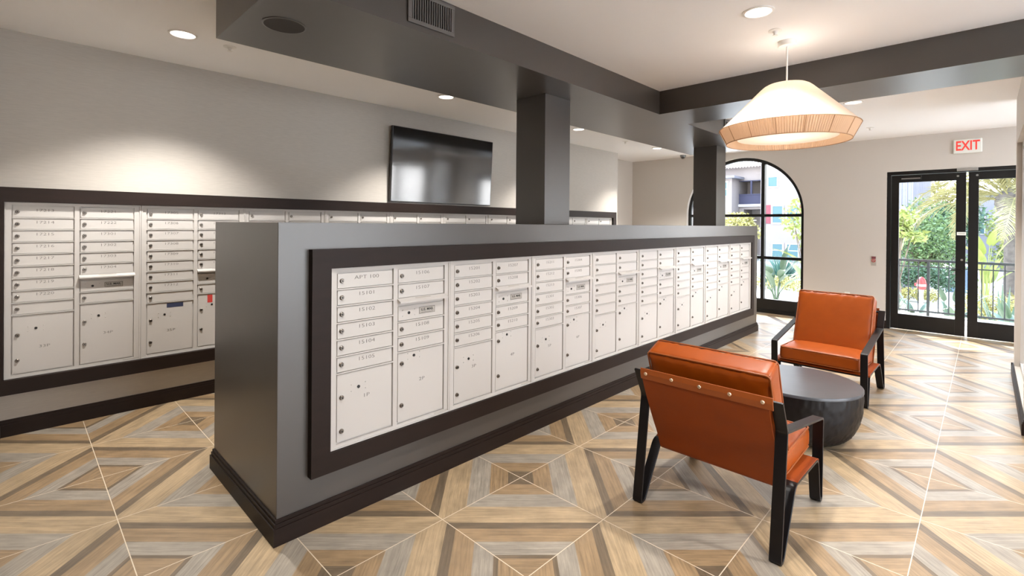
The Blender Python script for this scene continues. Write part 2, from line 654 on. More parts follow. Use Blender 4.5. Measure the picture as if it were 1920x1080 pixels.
# dropped soffit and cross beam
SZ = 2.695
SX0, SX1, SYN, SYF = -3.42, -2.405, .872, 7.60
BY0, BY1 = 4.615, 5.27
b = MB()
b.box(SX0, SX1, SYN, SYF, SZ, ZC)
b.box(SX1, 3.0, BY0, BY1, SZ, ZC)
struct(b.build('trim_1', MT['charcoal']), 'charcoal painted dropped soffit over the island with its cross beam')
for nm, y0, y1, x1, x0, lb in (('trim_2', 3.205, 3.555, -2.735, -3.08, 'nearer charcoal square column standing on the island'),
                               ('trim_3', 6.93, 7.26, -2.735, -3.07, 'farther charcoal square column in front of the arched window')):
    struct(MB().box(x0, x1, y0, y1, 1.56, SZ).build(nm, MT['charcoal'], bevel=.003), lb)

# ------------------------------------------------------------------ arched window
YW = YF + .075
w1 = struct(empty('window_1', (AX, YW, 0)), 'arched window with slim black bars between the column and the doors')
b = MB()


def arc_ring(b, r0, r1, y0, y1, zs=AS, n=48):
    for i in range(n):
        a0, a1 = PI * i / n, PI * (i + 1) / n
        p = [(r * math.cos(a), y, zs + r * math.sin(a)) for y in (y0, y1) for r, a in ((r0, a0), (r1, a0), (r1, a1), (r0, a1))]
        b.hexa(p)


arc_ring(b, AR - .055, AR - .001, 0, .06)
b.box(-AR + .001, -AR + .055, 0, .06, .05, AS)
b.box(AR - .055, AR - .001, 0, .06, .05, AS)
b.box(-AR + .001, AR - .001, -.01, .07, 0.001, .25)
b.box(-AR + .001, AR - .001, -.03, .07, 0.001, .06)
b.build('frame', MT['blackframe'], w1, smooth=False)
b = MB()
for xx in (.362, -.362):
    zt = AS + math.sqrt((AR - .05) ** 2 - xx * xx)
    b.box(xx - .028, xx + .028, -.02, .075, .25, zt)
b.build('mullion', MT['blackframe'], w1)
b = MB()
for z in (1.752, .992):
    b.box(-AR + .05, AR - .05, -.004, .064, z - .025, z + .025)
b.build('transom', MT['blackframe'], w1)
b = MB()
pts = [(-(AR - .05), .25), (AR - .05, .25)] + [((AR - .05) * math.cos(PI * i / 32), AS + (AR - .05) * math.sin(PI * i / 32)) for i in range(33)]
vs = [(x, .030, z) for x, z in pts] + [(x, .036, z) for x, z in pts]
k = len(pts)
b.add(vs, [tuple(range(k)), tuple(range(2 * k - 1, k - 1, -1))] + [(i, (i + 1) % k, k + (i + 1) % k, k + i) for i in range(k)])
b.build('pane', MT['glass'], w1)

# ------------------------------------------------------------------ double doors
YD = YF + .05
dr = struct(empty('door_1', (-.199, YD, 0)), 'black framed double glazed doors to the garden under the exit sign')
b = MB()
b.box(-.905, -.855, -.05, .08, 0, DZ)
b.box(.855, .903, -.05, .08, 0, DZ)
b.box(-.855, .855, -.05, .08, DZ - .05, DZ)
b.build('door_frame', MT['blackframe'], dr)
for s in (-1, 1):
    lf = MB()
    xs = sorted((s * .012, s * .852))
    gx = sorted((s * .118, s * .762))
    lf.box(xs[0], gx[0], 0, .045, .012, DZ - .055)
    lf.box(gx[1], xs[1], 0, .045, .012, DZ - .055)
    lf.box(gx[0], gx[1], 0, .045, .012, .24)
    lf.box(gx[0], gx[1], 0, .045, 2.24, DZ - .055)
    lo = lf.build('door_leaf', MT['blackframe'], dr, bevel=.002)
    MB().box(gx[0], gx[1], .018, .026, .24, 2.24).build('pane', MT['glass'], lo)
    MB().cyl((s * .10, -.004, 2.30), (s * .10, .004, 2.30), .014, 12).build('bolt_head', MT['silver'], lo)
    if s < 0:
        MB().box(-.74, -.50, -.045, -.001, 2.275, 2.335).build('door_closer', MT['blackframe'], lo, bevel=.004)
        MB().box(-.73, -.51, -.050, -.045, 2.287, 2.299).build('closer_cover', MT['silver'], lo)
        h = MB().cyl((-.05, -.045, .955), (-.05, 0, .955), .012)
        h.tube([(-.05, -.045, .955), (-.17, -.05, .95)], .009)
        h.build('door_handle', MT['blacksteel'], lo, smooth=True)
        MB().cyl((-.05, -.006, 1.10), (-.05, 0.001, 1.10), .014).build('keyhole', MT['silver'], lo)
        q = MB().box(-.105, -.008, -.003, -.0005, 1.452, 1.497)
        q.cur = 1
        q.box(-.092, -.020, -.0036, -.003, 1.470, 1.480)
        q.build('door_label', [MT['exitwhite'], MT['plate']], lo)
MB().box(-.11, .11, -.075, -.052, 2.362, 2.402).build('latch_cover', MT['silver'], dr, bevel=.004)

# ================================================================== MAILBOXES
P_ = .0885
RC = MB().lathe([(.0125, 0), (.0125, .004), (.0095, .0065), (.0095, .010), (.0, .010)], axis='x', n=20)
RC.cur = 1
RC.lathe([(.0045, .0102), (.0045, .0112), (0, .0112)], axis='x', n=10)
LOCK = RC.data('lock', [MT['lock'], MT['keyhole']], smooth=True, angle=30)
RV = MB()
RV.cur = 0
RV.lathe([(.0085, 0), (.0085, .003), (0, .003)], axis='x', n=16)
RV.cur = 1
for yy in (-.042, .042):
    for zz in (-.017, .017):
        RV.lathe([(.0035, 0), (.0025, .003), (0, .0035)], (0, yy, zz), axis='x', n=8)
RIVET = RV.data('master_lock', [MT['keyhole'], MT['white']], smooth=True, angle=30)
FLAPD = MB().hexa([(.006, 0, 0), (.006, 1, 0), (.044, 1, -.030), (.044, 0, -.030), (.006, 0, .004), (.006, 1, .004), (.047, 1, -.026), (.047, 0, -.026)])


def mailbox_unit(root, width, zb, zt, rowsA, rowsB, namesA, namesB, parcels, out, labels=True, extra=None):
    """root at the foot of the unit's left edge, local x = out of the wall, y = along it, z from the floor.
    rowsB = doors above and below the collection slot"""
    zb0, zt0 = zb, zt
    L, A1, B0, B1 = .040, .372, .408, .738
    top = zt - .024
    f = MB()
    f.box(0, .006, .001, width - .001, zb, zt)                   # back plate
    za_, zb_ = zb + .022, top + .003
    f.box(.006, .020, .001, L - .004, za_, zb_)
    f.box(.006, .020, A1 + .004, B0 - .004, za_, zb_)
    f.box(.006, .020, B1 + .004, width - .001, za_, zb_)
    f.box(.006, .020, .001, width - .001, top + .003, zt)
    f.box(.006, .020, .001, width - .001, zb, zb + .022)
    # outer stepped lip
    f.box(.020, .026, .001, .010, zb + .008, zt - .008)
    f.box(.020, .026, width - .011, width - .001, zb + .008, zt - .008)
    f.box(.020, .026, .001, width - .001, zt - .008, zt)
    f.box(.020, .026, .001, width - .001, zb, zb + .008)
    # ledges between doors
    def ledge(y0, y1, z):
        f.box(.006, .0215, y0 - .0035, y1 + .0035, z - .003, z + .003)
    for i in range(1, rowsA + 1):
        ledge(L, A1, top - i * P_)
    zB = top
    cells = []
    for i in range(rowsB[0]):
        cells.append(('d', zB - P_, zB))
        zB -= P_
        ledge(B0, B1, zB)
    cells.append(('s', zB - 1.5 * P_, zB))
    zB -= 1.5 * P_
    ledge(B0, B1, zB)
    for i in range(rowsB[1]):
        cells.append(('d', zB - P_, zB))
        zB -= P_
        ledge(B0, B1, zB)
    f.build('cabinet_frame', MT['white'], root)
    g = .0035

    def door(y0, y1, z0, z1, nm, num):
        d = MB().box(.006, .0155, y0 + g, y1 - g, z0 + g + .003, z1 - g - .003).build(nm, MT['whitedoor'], root)
        if num:
            t = put('door_number', text_data(num, .029, -.0004, 1.45), d, (.0158, (y0 + y1) / 2 + .005, (z0 + z1) / 2 + .012 if nm == 'tenant_door' else z1 - (.245 if rowsA > 7 else (.150 if y0 < .2 else .185))))
            if not t.data.materials:
                t.data.materials.append(MT['ink'])
        return d

    def lock(d, y, z, me_=LOCK, nm='lock'):
        put(nm, me_, d, (.0155, y, z))
    for i in range(rowsA):
        z1 = top - i * P_
        d = door(L, A1, z1 - P_, z1, 'tenant_door', namesA[i] if i < len(namesA) else '')
        lock(d, L + .026, z1 - P_ * .5)
    zA = top - rowsA * P_
    zlow = zb + .025
    d = door(L, A1, zlow, zA, 'parcel_door', parcels[0])
    big = rowsA > 7
    lock(d, L + .028, zA - (.146 if big else .130))
    lock(d, L + .028, zlow + (.100 if big else .060))
    lock(d, L + .125, zA - (.106 if big else .093), RIVET, 'master_lock')
    k = 0
    for kind, z0, z1 in cells:
        if kind == 'd':
            d = door(B0, B1, z0, z1, 'tenant_door', namesB[k] if k < len(namesB) else '')
            lock(d, B0 + .026, (z0 + z1) / 2)
            k += 1
        else:
            zm = z0 + .092
            fl = MB()
            y0, y1 = B0 - .006, B1 + .008
            if out == 'flap':
                za = z1 + .004
                fl.hexa([(.016, y0, za - .006), (.016, y1, za - .006), (.052, y1, za - .022), (.052, y0, za - .022),
                         (.016, y0, za), (.016, y1, za), (.053, y1, za - .017), (.053, y0, za - .017)])
                fl.hexa([(.050, y0, za - .026), (.050, y1, za - .026), (.053, y1, za - .026), (.053, y0, za - .026),
                         (.050, y0, za - .018), (.050, y1, za - .018), (.053, y1, za - .018), (.053, y0, za - .018)])
                fo = fl.build('outgoing_mail_flap', MT['whitedoor'], root)
                fo['label'] = 'white flap sticking out over the outgoing mail slot'
                if labels:
                    wd = .11
                    MB().hexa([(.0265, .5 * (B0 + B1) - wd / 2, za - .0035), (.0265, .5 * (B0 + B1) + wd / 2, za - .0035), (.034, .5 * (B0 + B1) + wd / 2, za - .0070), (.034, .5 * (B0 + B1) - wd / 2, za - .0070),
                               (.0265, .5 * (B0 + B1) - wd / 2, za - .0028), (.0265, .5 * (B0 + B1) + wd / 2, za - .0028), (.034, .5 * (B0 + B1) + wd / 2, za - .0063), (.034, .5 * (B0 + B1) - wd / 2, za - .0063)]).build('flap_marking', MT['plate'], fo)
                MB().box(.006, .009, B0 + g, B1 - g, zm, z1 - .004).build('mail_slot', MT['white'], root)
            sdn = MB().box(.006, .0155, B0 + g, B1 - g, z0 + g + .003, zm - .004).build('collection_door', MT['whitedoor'], root)
            lock(sdn, B0 + .075, (z0 + zm) / 2, RIVET, 'master_lock')
            yc, zc = B0 + .205, (z0 + zm) / 2 + .004
            q = MB().box(.0155, .0175, yc - .058, yc + .058, zc - .021, zc + .021)
            q.cur = 1
            for (a0, a1, b0, b1) in ((-.056, .056, -.019, -.0175), (-.056, .056, .0175, .019), (-.056, -.0545, -.019, .019), (.0545, .056, -.019, .019), (-.045, .045, -.014, -.012)):
                q.box(.0175, .0179, yc + a0, yc + a1, zc + b0, zc + b1)
            q.mesh(text_data('U.S. MAIL', .021, .0006, 1.05), (.0179, yc, zc + .003))
            q.build('mail_label', [MT['plate'], MT['platedark']], sdn)
    d = door(B0, B1, zlow, zB, 'parcel_door', parcels[1])
    lock(d, B0 + .028, zB - (.143 if big else .068))
    lock(d, B0 + .028, zlow + (.157 if big else .100))
    lock(d, B0 + .112, zB - (.103 if big else .034), RIVET, 'master_lock')
    q = MB().box(.020, .0208, width - .115, width - .012, zb + .010, zb + .019)
    q.build('serial_plate', MT['plate'], root)
    if extra == 'blue':
        MB().box(.0156, .0164, .18, .30, zA - .050, zA - .012).build('blue_label', MT['bluelabel'], root)
    if extra == 'red':
        MB().box(.0156, .0164, .46, .52, zB - .060, zB - .010).build('red_label', MT['redlabel'], root)


# ---- island
isl = empty('mailbox_island', (-2.98, 4.32, 0))
tag(isl, 'long charcoal half-height island wall with framed white mailboxes on its front', 'partition')
ox, oy = -2.98, 4.32
IX0, IX1, IY0, IY1 = -3.49, -2.447, .893, 7.755
MB().box(IX0 - ox, IX1 - ox, IY0 - oy, IY1 - oy, 0, 1.56).build('island_body', MT['charcoal'], isl, bevel=.002)
b = MB()
for t, z0, z1 in ((.020, 0, .085), (.014, .085, .105), (.008, .105, .122)):
    b.box(IX0 - t - ox, IX0 - ox, IY0 - t - oy, IY1 + t - oy, z0, z1)
    b.box(IX1 - ox, IX1 + t - ox, IY0 - t - oy, IY1 + t - oy, z0, z1)
    b.box(IX0 - ox, IX1 - ox, IY0 - t - oy, IY0 - oy, z0, z1)
    b.box(IX0 - ox, IX1 - ox, IY1 - oy, IY1 + t - oy, z0, z1)
b.build('island_baseboard', MT['espresso'], isl)
PY0, PY1, PZ0, PZ1 = 1.145, 7.405, .375, 1.322


def picture_frame(y0, y1, z0, z1, w, x0, x1, oy, ox, wt=None):
    q = MB()
    W_ = wt or w
    pts_o = [(y0 - w, z0 - w), (y1 + w, z0 - w), (y1 + w, z1 + W_), (y0 - w, z1 + W_)]
    pts_i = [(y0, z0), (y1, z0), (y1, z1), (y0, z1)]
    for i in range(4):
        j = (i + 1) % 4
        a, bb, c, d = pts_o[i], pts_o[j], pts_i[j], pts_i[i]
        q.hexa([(x0 - ox, a[0] - oy, a[1]), (x0 - ox, bb[0] - oy, bb[1]), (x0 - ox, c[0] - oy, c[1]), (x0 - ox, d[0] - oy, d[1]),
                (x1 - ox, a[0] - oy, a[1]), (x1 - ox, bb[0] - oy, bb[1]), (x1 - ox, c[0] - oy, c[1]), (x1 - ox, d[0] - oy, d[1])])
    return q


picture_frame(PY0 - .002, PY1 + .002, PZ0 - .002, PZ1 + .002, .100, IX1, IX1 + .042, oy, ox).build('picture_frame', MT['espresso'], isl)

UWI = (PY1 - PY0) / 8
ISL = [(['APT 100', '15101', '15102', '15103', '15104', '15105'], ['15106', '15107', '15108', '15109'], ('1P', '2P')),
       (['15201', '15202', '15203', '15204', '15205', '15206'], ['15207', '15208', '15209', '15210'], ('3P', '4P')),
       (['15211', '15212', '15213', '15301', '15302', '15303'], ['15304', '15305', '15306', '15307'], ('5P', '6P'))]
ords = ['nearest', 'second', 'third', 'fourth', 'fifth', 'sixth', 'seventh', 'farthest']
isl_lab = ['white mailbox unit in the island nearest the camera, starting with the APT 100 door',
           'white mailbox unit second along the island front, doors numbered from 15201',
           'white mailbox unit third along the island front, just left of the leather chair',
           'white mailbox unit fourth along the island front from the near end',
           'white mailbox unit fifth along the island front from the near end',
           'white mailbox unit sixth along the island front, third from the far end',
           'white mailbox unit seventh along the island front, next to the last',
           'white mailbox unit eighth and last along the island front, beside the window end']
proto_isl = None
for i in range(8):
    y = PY0 + UWI * i
    if i < 3:
        u = empty('mailbox_unit', (IX1 + .001, y, 0))
        mailbox_unit(u, UWI, PZ0, PZ1, 6, (2, 2), ISL[i][0], ISL[i][1], ISL[i][2], 'flap')
    elif i == 3:
        u = empty('mailbox_unit', (IX1 + .001, y, 0))
        mailbox_unit(u, UWI, PZ0, PZ1, 6, (2, 2), [], [], ('', ''), 'flap')
        proto_isl = u
    else:
        u = copy_tree(proto_isl)
        u.location = (IX1 + .001, y, 0)
    tag(u, isl_lab[i], 'mailbox', 'mailbox units along the island front')

# ---- left wall
LY0, LY1, LZ0, LZ1 = -.045, 7.83, .415, 1.690
fr = empty('mailbox_surround', (XL + .003, 3.9, 0))
tag(fr, 'long dark brown wooden surround framing the mailboxes on the left wall', 'frame')
picture_frame(LY0 - .002, LY1 + .002, LZ0 - .002, LZ1 + .002, .105, XL, XL + .055, 3.9, XL).build('surround_moulding', MT['espresso'], fr)
UWL = (LY1 - LY0) / 10
LW = [(['17213', '17214', '17215', '17216', '17217', '17218', '17219', '17220', ''], ['17221', '17222', '17301', '17302', '17303', '17304', ''], ('33P', '34P'), None),
      (['17305', '17306', '17307', '17308', '17309', '17310', '17311', '17312', ''], ['17313', '17314', '17315', '17316', '17317', '17318', ''], ('35P', '36P'), 'blue'),
      ([], [], ('', ''), None)]
lw_lab = ['white mailbox unit at the left picture edge, doors numbered from 17213',
          'white mailbox unit second from the left on the wall, with a dark blue label',
          'white mailbox unit third on the left wall, top row showing above the island corner',
          'white mailbox unit fourth on the left wall, its top row above the island',
          'white mailbox unit fifth on the left wall, top row just below the television left edge',
          'white mailbox unit sixth on the left wall, top row below the television right half',
          'white mailbox unit seventh on the left wall, top row between television and near column',
          'white mailbox unit eighth on the left wall, hidden in part by the near column',
          'white mailbox unit ninth on the left wall, top row just right of the near column',
          'white mailbox unit tenth and last on the left wall, at the far end']
for i in range(10):
    y = LY0 + UWL * i
    if i < 3:
        u = empty('mailbox_unit', (XL + .001, y, 0))
        mailbox_unit(u, UWL, LZ0, LZ1, 9, (6, 1), LW[i][0], LW[i][1], LW[i][2], 'flap', extra=LW[i][3])
        if i == 1:
            MB().box(.0156, .0164, .485, .525, .83, .90).build('red_label', MT['redlabel'], u)
        proto_l = u
    else:
        u = copy_tree(proto_l)
        u.location = (XL + .001, y, 0)
    tag(u, lw_lab[i], 'mailbox', 'mailbox units on the left wall')

# ================================================================== TELEVISION
tv = empty('television', (XL + .002, 3.88, 1.815))
tag(tv, 'large flat black wall television above the left wall mailboxes', 'television')
hw, hh = .80, .445
MB().box(.0, .018, -.25, .25, .15, .60).build('wall_bracket', MT['blackframe'], tv)
TA = math.radians(3.0)             # the panel leans out at the top


def lean_(b_):
    b_.v = [(.012 + x * math.cos(TA) + z * math.sin(TA), y, -x * math.sin(TA) + z * math.cos(TA)) for x, y, z in b_.v]
    return b_


lean_(MB().box(.0, .040, -hw, hw, 0, 2 * hh)).build('casing', MT['tvbezel'], tv, bevel=.003)
lean_(MB().box(.0402, .0422, -hw + .008, hw - .008, .012, 2 * hh - .008)).build('screen', MT['tvscreen'], tv)

# ================================================================== CEILING FITTINGS
can_glow = MT['lampglow']
cans = [(-4.215, .862, 'lit recessed ceiling light at upper left above the left wall', 'a'),
        (-4.19, 3.262, 'lit recessed ceiling light above the television, half behind the soffit edge', 'a'),
        (-4.2, 5.66, 'lit recessed ceiling light behind the soffit, just right of the near column', 'a'),
        (-4.2, 7.98, 'lit recessed ceiling light over the far end of the left aisle', 'a'),
        (-1.055, 3.32, 'lit recessed ceiling light at the top, above the pendant lamp', 'a'),
        (-1.06, .95, 'lit recessed ceiling light behind the top picture edge', 'a'),
        (-1.06, 6.45, 'recessed ceiling light just right of the pendant shade beyond the beam', 'b'),
        (-.35, 5.75, 'added recessed fill light just beyond the cross beam, hidden behind it', 'b'),  # this and the next: added unseen to brighten the far zone
        (-1.85, 5.75, 'added recessed fill light beyond the cross beam beside the soffit, hidden', 'b'),
        (.85, 8.4, 'added ceiling fill light in the recess by the doors, outside the picture', 'b'),  # added out of view, more light for the door end
        (.9, 1.3, 'added ceiling fill light to the right of the camera, outside the picture', 'a'),  # this and the next: added off-frame as fill from the right
        (.9, 3.3, 'added ceiling fill light right of the picture edge, outside the picture', 'a')]
bd = MB().lathe([(.092, 0), (.092, -.006), (.078, -.008), (.074, .0)], n=40)
CANR = bd.data('trim_ring', MT['can'], smooth=True)
CANL = MB().lathe([(.0745, -.002), (0, -.002)], n=40).data('lens', can_glow)
for i, (x, y, lb, _) in enumerate(cans):
    c = empty('recessed_light', (x, y, ZC))
    tag(c, lb, 'ceiling light', 'recessed ceiling lights')
    put('trim_ring', CANR, c)
    put('lens', CANL, c)
    L = bpy.data.lights.new('can_lamp', 'SPOT')
    L.energy = CAN_W * (1.45 if x < -4 else .95)
    L.color = CAN_COL
    L.spot_size = math.radians(112)
    L.spot_blend = 0.65
    L.shadow_soft_size = .06
    lo = bpy.data.objects.new('can_lamp', L)
    col.objects.link(lo)
    lo.location = (0, 0, -.03)
    lo.parent = c

spr_b = MB().lathe([(.045, 0), (.045, -.004), (.020, -.007), (.012, -.02), (.006, -.03)], n=24)
spr_b.cyl((-.012, 0, -.007), (-.007, 0, -.034), .003, 6)
spr_b.cyl((.012, 0, -.007), (.007, 0, -.034), .003, 6)
spr_b.lathe([(.018, -.034), (.018, -.037), (0, -.037)], n=16)
SPR = spr_b.data('sprinkler_head', MT['can'], smooth=True)
for x, y, lb in ((-4.25, 1.18, 'small white ceiling sprinkler under the soffit near corner'),
                 (-1.07, 3.72, 'small white ceiling sprinkler between downlight and pendant lamp canopy'),
                 (-1.16, 8.25, 'small white ceiling sprinkler beyond the beam near the exit sign'),
                 (-4.25, 7.0, 'small white ceiling sprinkler in the far left aisle behind the soffit')):
    tag(put('sprinkler', SPR, None, (x, y, ZC)), lb, 'sprinkler', 'ceiling sprinklers')

sc_ = empty('security_camera', (-4.25, 9.12, ZC))
tag(sc_, 'small dark dome camera on the ceiling beyond the soffit end', 'camera')
MB().lathe([(.055, 0), (.055, -.02), (.045, -.03)], n=24).build('mount', MT['greyedge'], sc_, smooth=True)
MB().lathe([(.045, -.03), (.042, -.05), (.028, -.068), (0, -.075)], n=24).build('dome', MT['tvscreen'], sc_, smooth=True)

sp = empty('ceiling_speaker', (-2.905, 1.088, SZ))
tag(sp, 'round dark speaker set flush in the underside of the soffit', 'speaker')
MB().lathe([(.118, 0), (.118, -.003), (.108, -.005)], n=48).build('speaker_ring', MT['charcoal'], sp, smooth=True)
MB().lathe([(.108, -.0045), (.0, -.0045)], n=48).build('speaker_grille', MT['speaker'], sp)


def vent(x, y0, y1, z0, z1, lb, n=17):
    e_ = empty('air_vent', (x, (y0 + y1) / 2, z0))
    tag(e_, lb, 'vent', 'wall vents on the soffit side')
    h, w = z1 - z0, (y1 - y0) / 2
    q = MB()
    q.box(0, .012, -w, w, 0, .024)
    q.box(0, .012, -w, w, h - .024, h)
    q.box(0, .012, -w, -w + .026, .024, h - .024)
    q.box(0, .012, w - .026, w, .024, h - .024)
    q.build('vent_frame', MT['grille'], e_, bevel=.002)
    MB().box(.0005, .002, -w + .026, w - .026, .024, h - .024).build('vent_back', MT['hole'], e_)
    iw = 2 * w - .052
    for i in range(n):
        yy = -w + .026 + iw * (i + .5) / n
        MB().box(.002, .010, yy - .0035, yy + .0035, .024, h - .024).build('vent_slat', MT['grille'], e_)


vent(SX1 + .001, 1.585, 1.925, 2.727, 2.918, 'dark louvred air vent at the top on the soffit side')
vent(SX1 + .001, 6.32, 6.66, 2.727, 2.918, 'small air vent on the soffit side just left of the pendant shade', 12)

# ================================================================== PENDANT LAMP
PC = (-1.07, 4.005)
pl = empty('pendant_lamp', (PC[0], PC[1], ZC))
tag(pl, 'large cream pleated fabric pendant lamp hanging over the round table', 'pendant lamp')
MB().lathe([(.0, 0), (.062, 0), (.062, -.034), (.058, -.038), (0, -.038)], n=40).build('ceiling_canopy', MT['can'], pl, smooth=True)
MB().cyl((0, 0, -.038), (0, 0, -.36), .006, 10).build('rod', MT['can'], pl, smooth=True)


def pleat(amp, np_):
    def f(r, z, t, i, k):
        return (r + (amp if k % 2 else -amp) * (1 if r > .12 else .3), z)
    return f


NP = 168
prof = [(.10, -.318), (.128, -.322), (.152, -.335), (.172, -.352), (.455, -.640)]
pr = []
for (r0, z0), (r1, z1) in zip(prof[:-1], prof[1:]):
    st = 1 if r1 < .2 else 6
    for s in range(st):
        pr.append((r0 + (r1 - r0) * s / st, z0 + (z1 - z0) * s / st))
pr.append(prof[-1])
MB().lathe(pr, n=NP * 2, mod=pleat(.0016, NP)).build('upper_shade', MT['shade'], pl)
MB().lathe([(.455, -.641), (.438, -.675), (.42, -.71), (.405, -.745)], n=NP * 2, mod=pleat(.0030, NP)).build('lower_band', MT['shadeband'], pl)
b = MB()
for rr, zz in ((.459, -.641), (.408, -.746)):
    b.tube([(rr * math.cos(2 * PI * k / 96), rr * math.sin(2 * PI * k / 96), zz) for k in range(97)], .0028, 6)
for k in range(16):
    t = 2 * PI * (k + .3) / 16
    b.tube([(.461 * math.cos(t), .461 * math.sin(t), -.643), (.411 * math.cos(t), .411 * math.sin(t), -.745)], .0024, 5)
b.build('seam', MT['rope'], pl, smooth=True)
MB().lathe([(.330, -.715), (0, -.715)], n=64).build('diffuser', MT['diffuser'], pl)
b = MB()
for k in range(3):
    t = 2 * PI * k / 3
    b.cyl((0, 0, -.345), (.12 * math.cos(t), .12 * math.sin(t), -.322), .003, 6)
    b.cyl((0, 0, -.345), (.33 * math.cos(t), .33 * math.sin(t), -.715), .002, 6)
b.build('spider', MT['can'], pl)
for k in range(3):
    t = 2 * PI * (k + .5) / 3
    bx_, by_ = .10 * math.cos(t), .10 * math.sin(t)
    MB().lathe([(.0, -.055), (.022, -.045), (.028, -.028), (.014, 0), (.012, .02)], (bx_, by_, -.50), n=16).build('bulb', MT['lampglow'], pl, smooth=True)
    MB().cyl((bx_, by_, -.48), (0, 0, -.345), .005, 6).build('bulb_arm', MT['can'], pl)
L = bpy.data.lights.new('pendant_bulb', 'POINT')
L.energy = PENDANT_W
L.color = (1.0, .90, .79)
L.shadow_soft_size = .09
lo = bpy.data.objects.new('pendant_bulb', L)
col.objects.link(lo)
lo.location = (0, 0, -.44)
lo.parent = pl

# ================================================================== WALL ITEMS ON THE FAR WALL
ex = empty('exit_sign', (-.201, YF - .001, 2.712))
tag(ex, 'white exit sign with red letters above the glazed doors', 'sign')
MB().box(-.150, .150, -.03, 0, -.100, .100).build('sign_body', MT['exitwhite'], ex, bevel=.022, seg=3, smooth=True)
b = MB()
b.mesh(text_data('EXIT', .185, .004, .66), (0, -.0312, 0), flipmap=lambda p: (p[1], -p[0], p[2]))
b.build('sign_letters', MT['exitred'], ex)
st = empty('wall_notice', (-1.26, YF - .001, 1.03))
tag(st, 'small red and grey notice plate on the wall left of the doors', 'sign')
MB().box(-.032, .032, -.004, 0, -.075, .075).build('notice_plate', MT['plate'], st)
b = MB()
b.tube([(.022 * math.cos(2 * PI * k / 20), -.0055, .022 * math.sin(2 * PI * k / 20) + .005) for k in range(21)], .004, 5)
b.tube([(-.015, -.0055, .02), (.015, -.0055, -.010)], .003, 5)
b.build('prohibition_mark', MT['redhead'], st)
MB().box(-.026, .026, -.0048, -.004, .034, .066).build('red_panel', MT['shutter'], st)
b = empty('wall_outlet', (-1.60, YF - .001, .45))
tag(b, 'white wall outlet just above the far chair back', 'outlet')
MB().box(-.036, .036, -.006, 0, -.058, .058).build('cover_plate', MT['exitwhite'], b, bevel=.002)
q = MB()
for zz in (-.022, .022):
    q.box(-.017, .017, -.0072, -.006, zz - .014, zz + .014)
q.build('socket', MT['white'], b)

# ================================================================== CHAIRS
def fillet(pts, r, n=5):
    out = []
    k = len(pts)
    for i, p in enumerate(pts):
        if i == 0 or i == k - 1:
            out.append(p)
            continue
        a, c = Vector(pts[i - 1]), Vector(pts[i + 1])
        q = Vector(p)
        d0, d1 = (a - q), (c - q)
        rr = min(r[i] if isinstance(r, (list, tuple)) else r, d0.length * .45, d1.length * .45)
        s, e = q + d0.normalized() * rr, q + d1.normalized() * rr
        for j in range(n + 1):
            t = j / n
            v = s * (1 - t) ** 2 + q * 2 * t * (1 - t) + e * t * t
            out.append((v.x, v.y))
    return out


def ribbon(b, pts, th, x0, x1):
    n = len(pts)
    A, B = [], []
    for i in range(n):
        p = Vector(pts[i])
        d0 = (p - Vector(pts[i - 1])).normalized() if i > 0 else (Vector(pts[1]) - p).normalized()
        d1 = (Vector(pts[i + 1]) - p).normalized() if i < n - 1 else d0
        t = (d0 + d1)
        t = t.normalized() if t.length > 1e-6 else d0
        nn = Vector((-t.y, t.x))
        k = 1 / max(.35, nn.dot(Vector((-d0.y, d0.x))))
        A.append(p + nn * th / 2 * k)
        B.append(p - nn * th / 2 * k)
    vs = []
    for a, c in zip(A, B):
        vs += [(x0, a.x, a.y), (x1, a.x, a.y), (x1, c.x, c.y), (x0, c.x, c.y)]
    fs = []
    for i in range(n - 1):
        o, q = i * 4, (i + 1) * 4
        for k in range(4):
            k2 = (k + 1) % 4
            fs.append((o + k, o + k2, q + k2, q + k))
    fs += [(3, 2, 1, 0), tuple((n - 1) * 4 + k for k in range(4))]
    b.add(vs, fs)


def cushion(w, d, t, puff, seedv, res=26, wr=.004):
    """w along x, d along y, t along z, centred; soft corners, creases"""
    b = MB()
    rnd = random.Random(seedv)
    ph = [rnd.uniform(0, 6) for _ in range(12)]
    r = .022
    bm = bmesh.new()
    bmesh.ops.create_cube(bm, size=1.0)
    bmesh.ops.subdivide_edges(bm, edges=bm.edges[:], cuts=res, use_grid_fill=True)
    vs = []
    for v in bm.verts:
        u, q, s = v.co.x * 2, v.co.y * 2, v.co.z * 2
        x, y, z = u * w / 2, q * d / 2, s * t / 2
        # rounded-box projection
        cx = max(-w / 2 + r, min(w / 2 - r, x))
        cy = max(-d / 2 + r, min(d / 2 - r, y))
        cz = max(-t / 2 + r, min(t / 2 - r, z))
        dv = Vector((x - cx, y - cy, z - cz))
        if dv.length > 1e-9:
            dv = dv.normalized() * r
        p = Vector((cx, cy, cz)) + dv
        e = (1 - abs(u) ** 4) * (1 - abs(q) ** 4)
        p.z += s * puff * e
        ex_ = (1 - abs(s) ** 3)
        p.x += math.copysign(puff * .45 * ex_, u) * (abs(u) ** 6)
        p.y += math.copysign(puff * .45 * ex_, q) * (abs(q) ** 6)
        edge = max(abs(u), abs(q)) ** 3
        wv = math.sin(u * w * 55 + ph[0] + 2 * math.sin(q * 3 + ph[1])) * math.sin(q * 2.2 + ph[2]) + .6 * math.sin(u * w * 31 + q * d * 20 + ph[3])
        p.z += s * wr * .5 * wv * edge
        vs.append(p)
    bm.verts.index_update()
    fs = [tuple(v.index for v in f.verts) for f in bm.faces]
    bm.free()
    b.add(vs, fs)
    return b


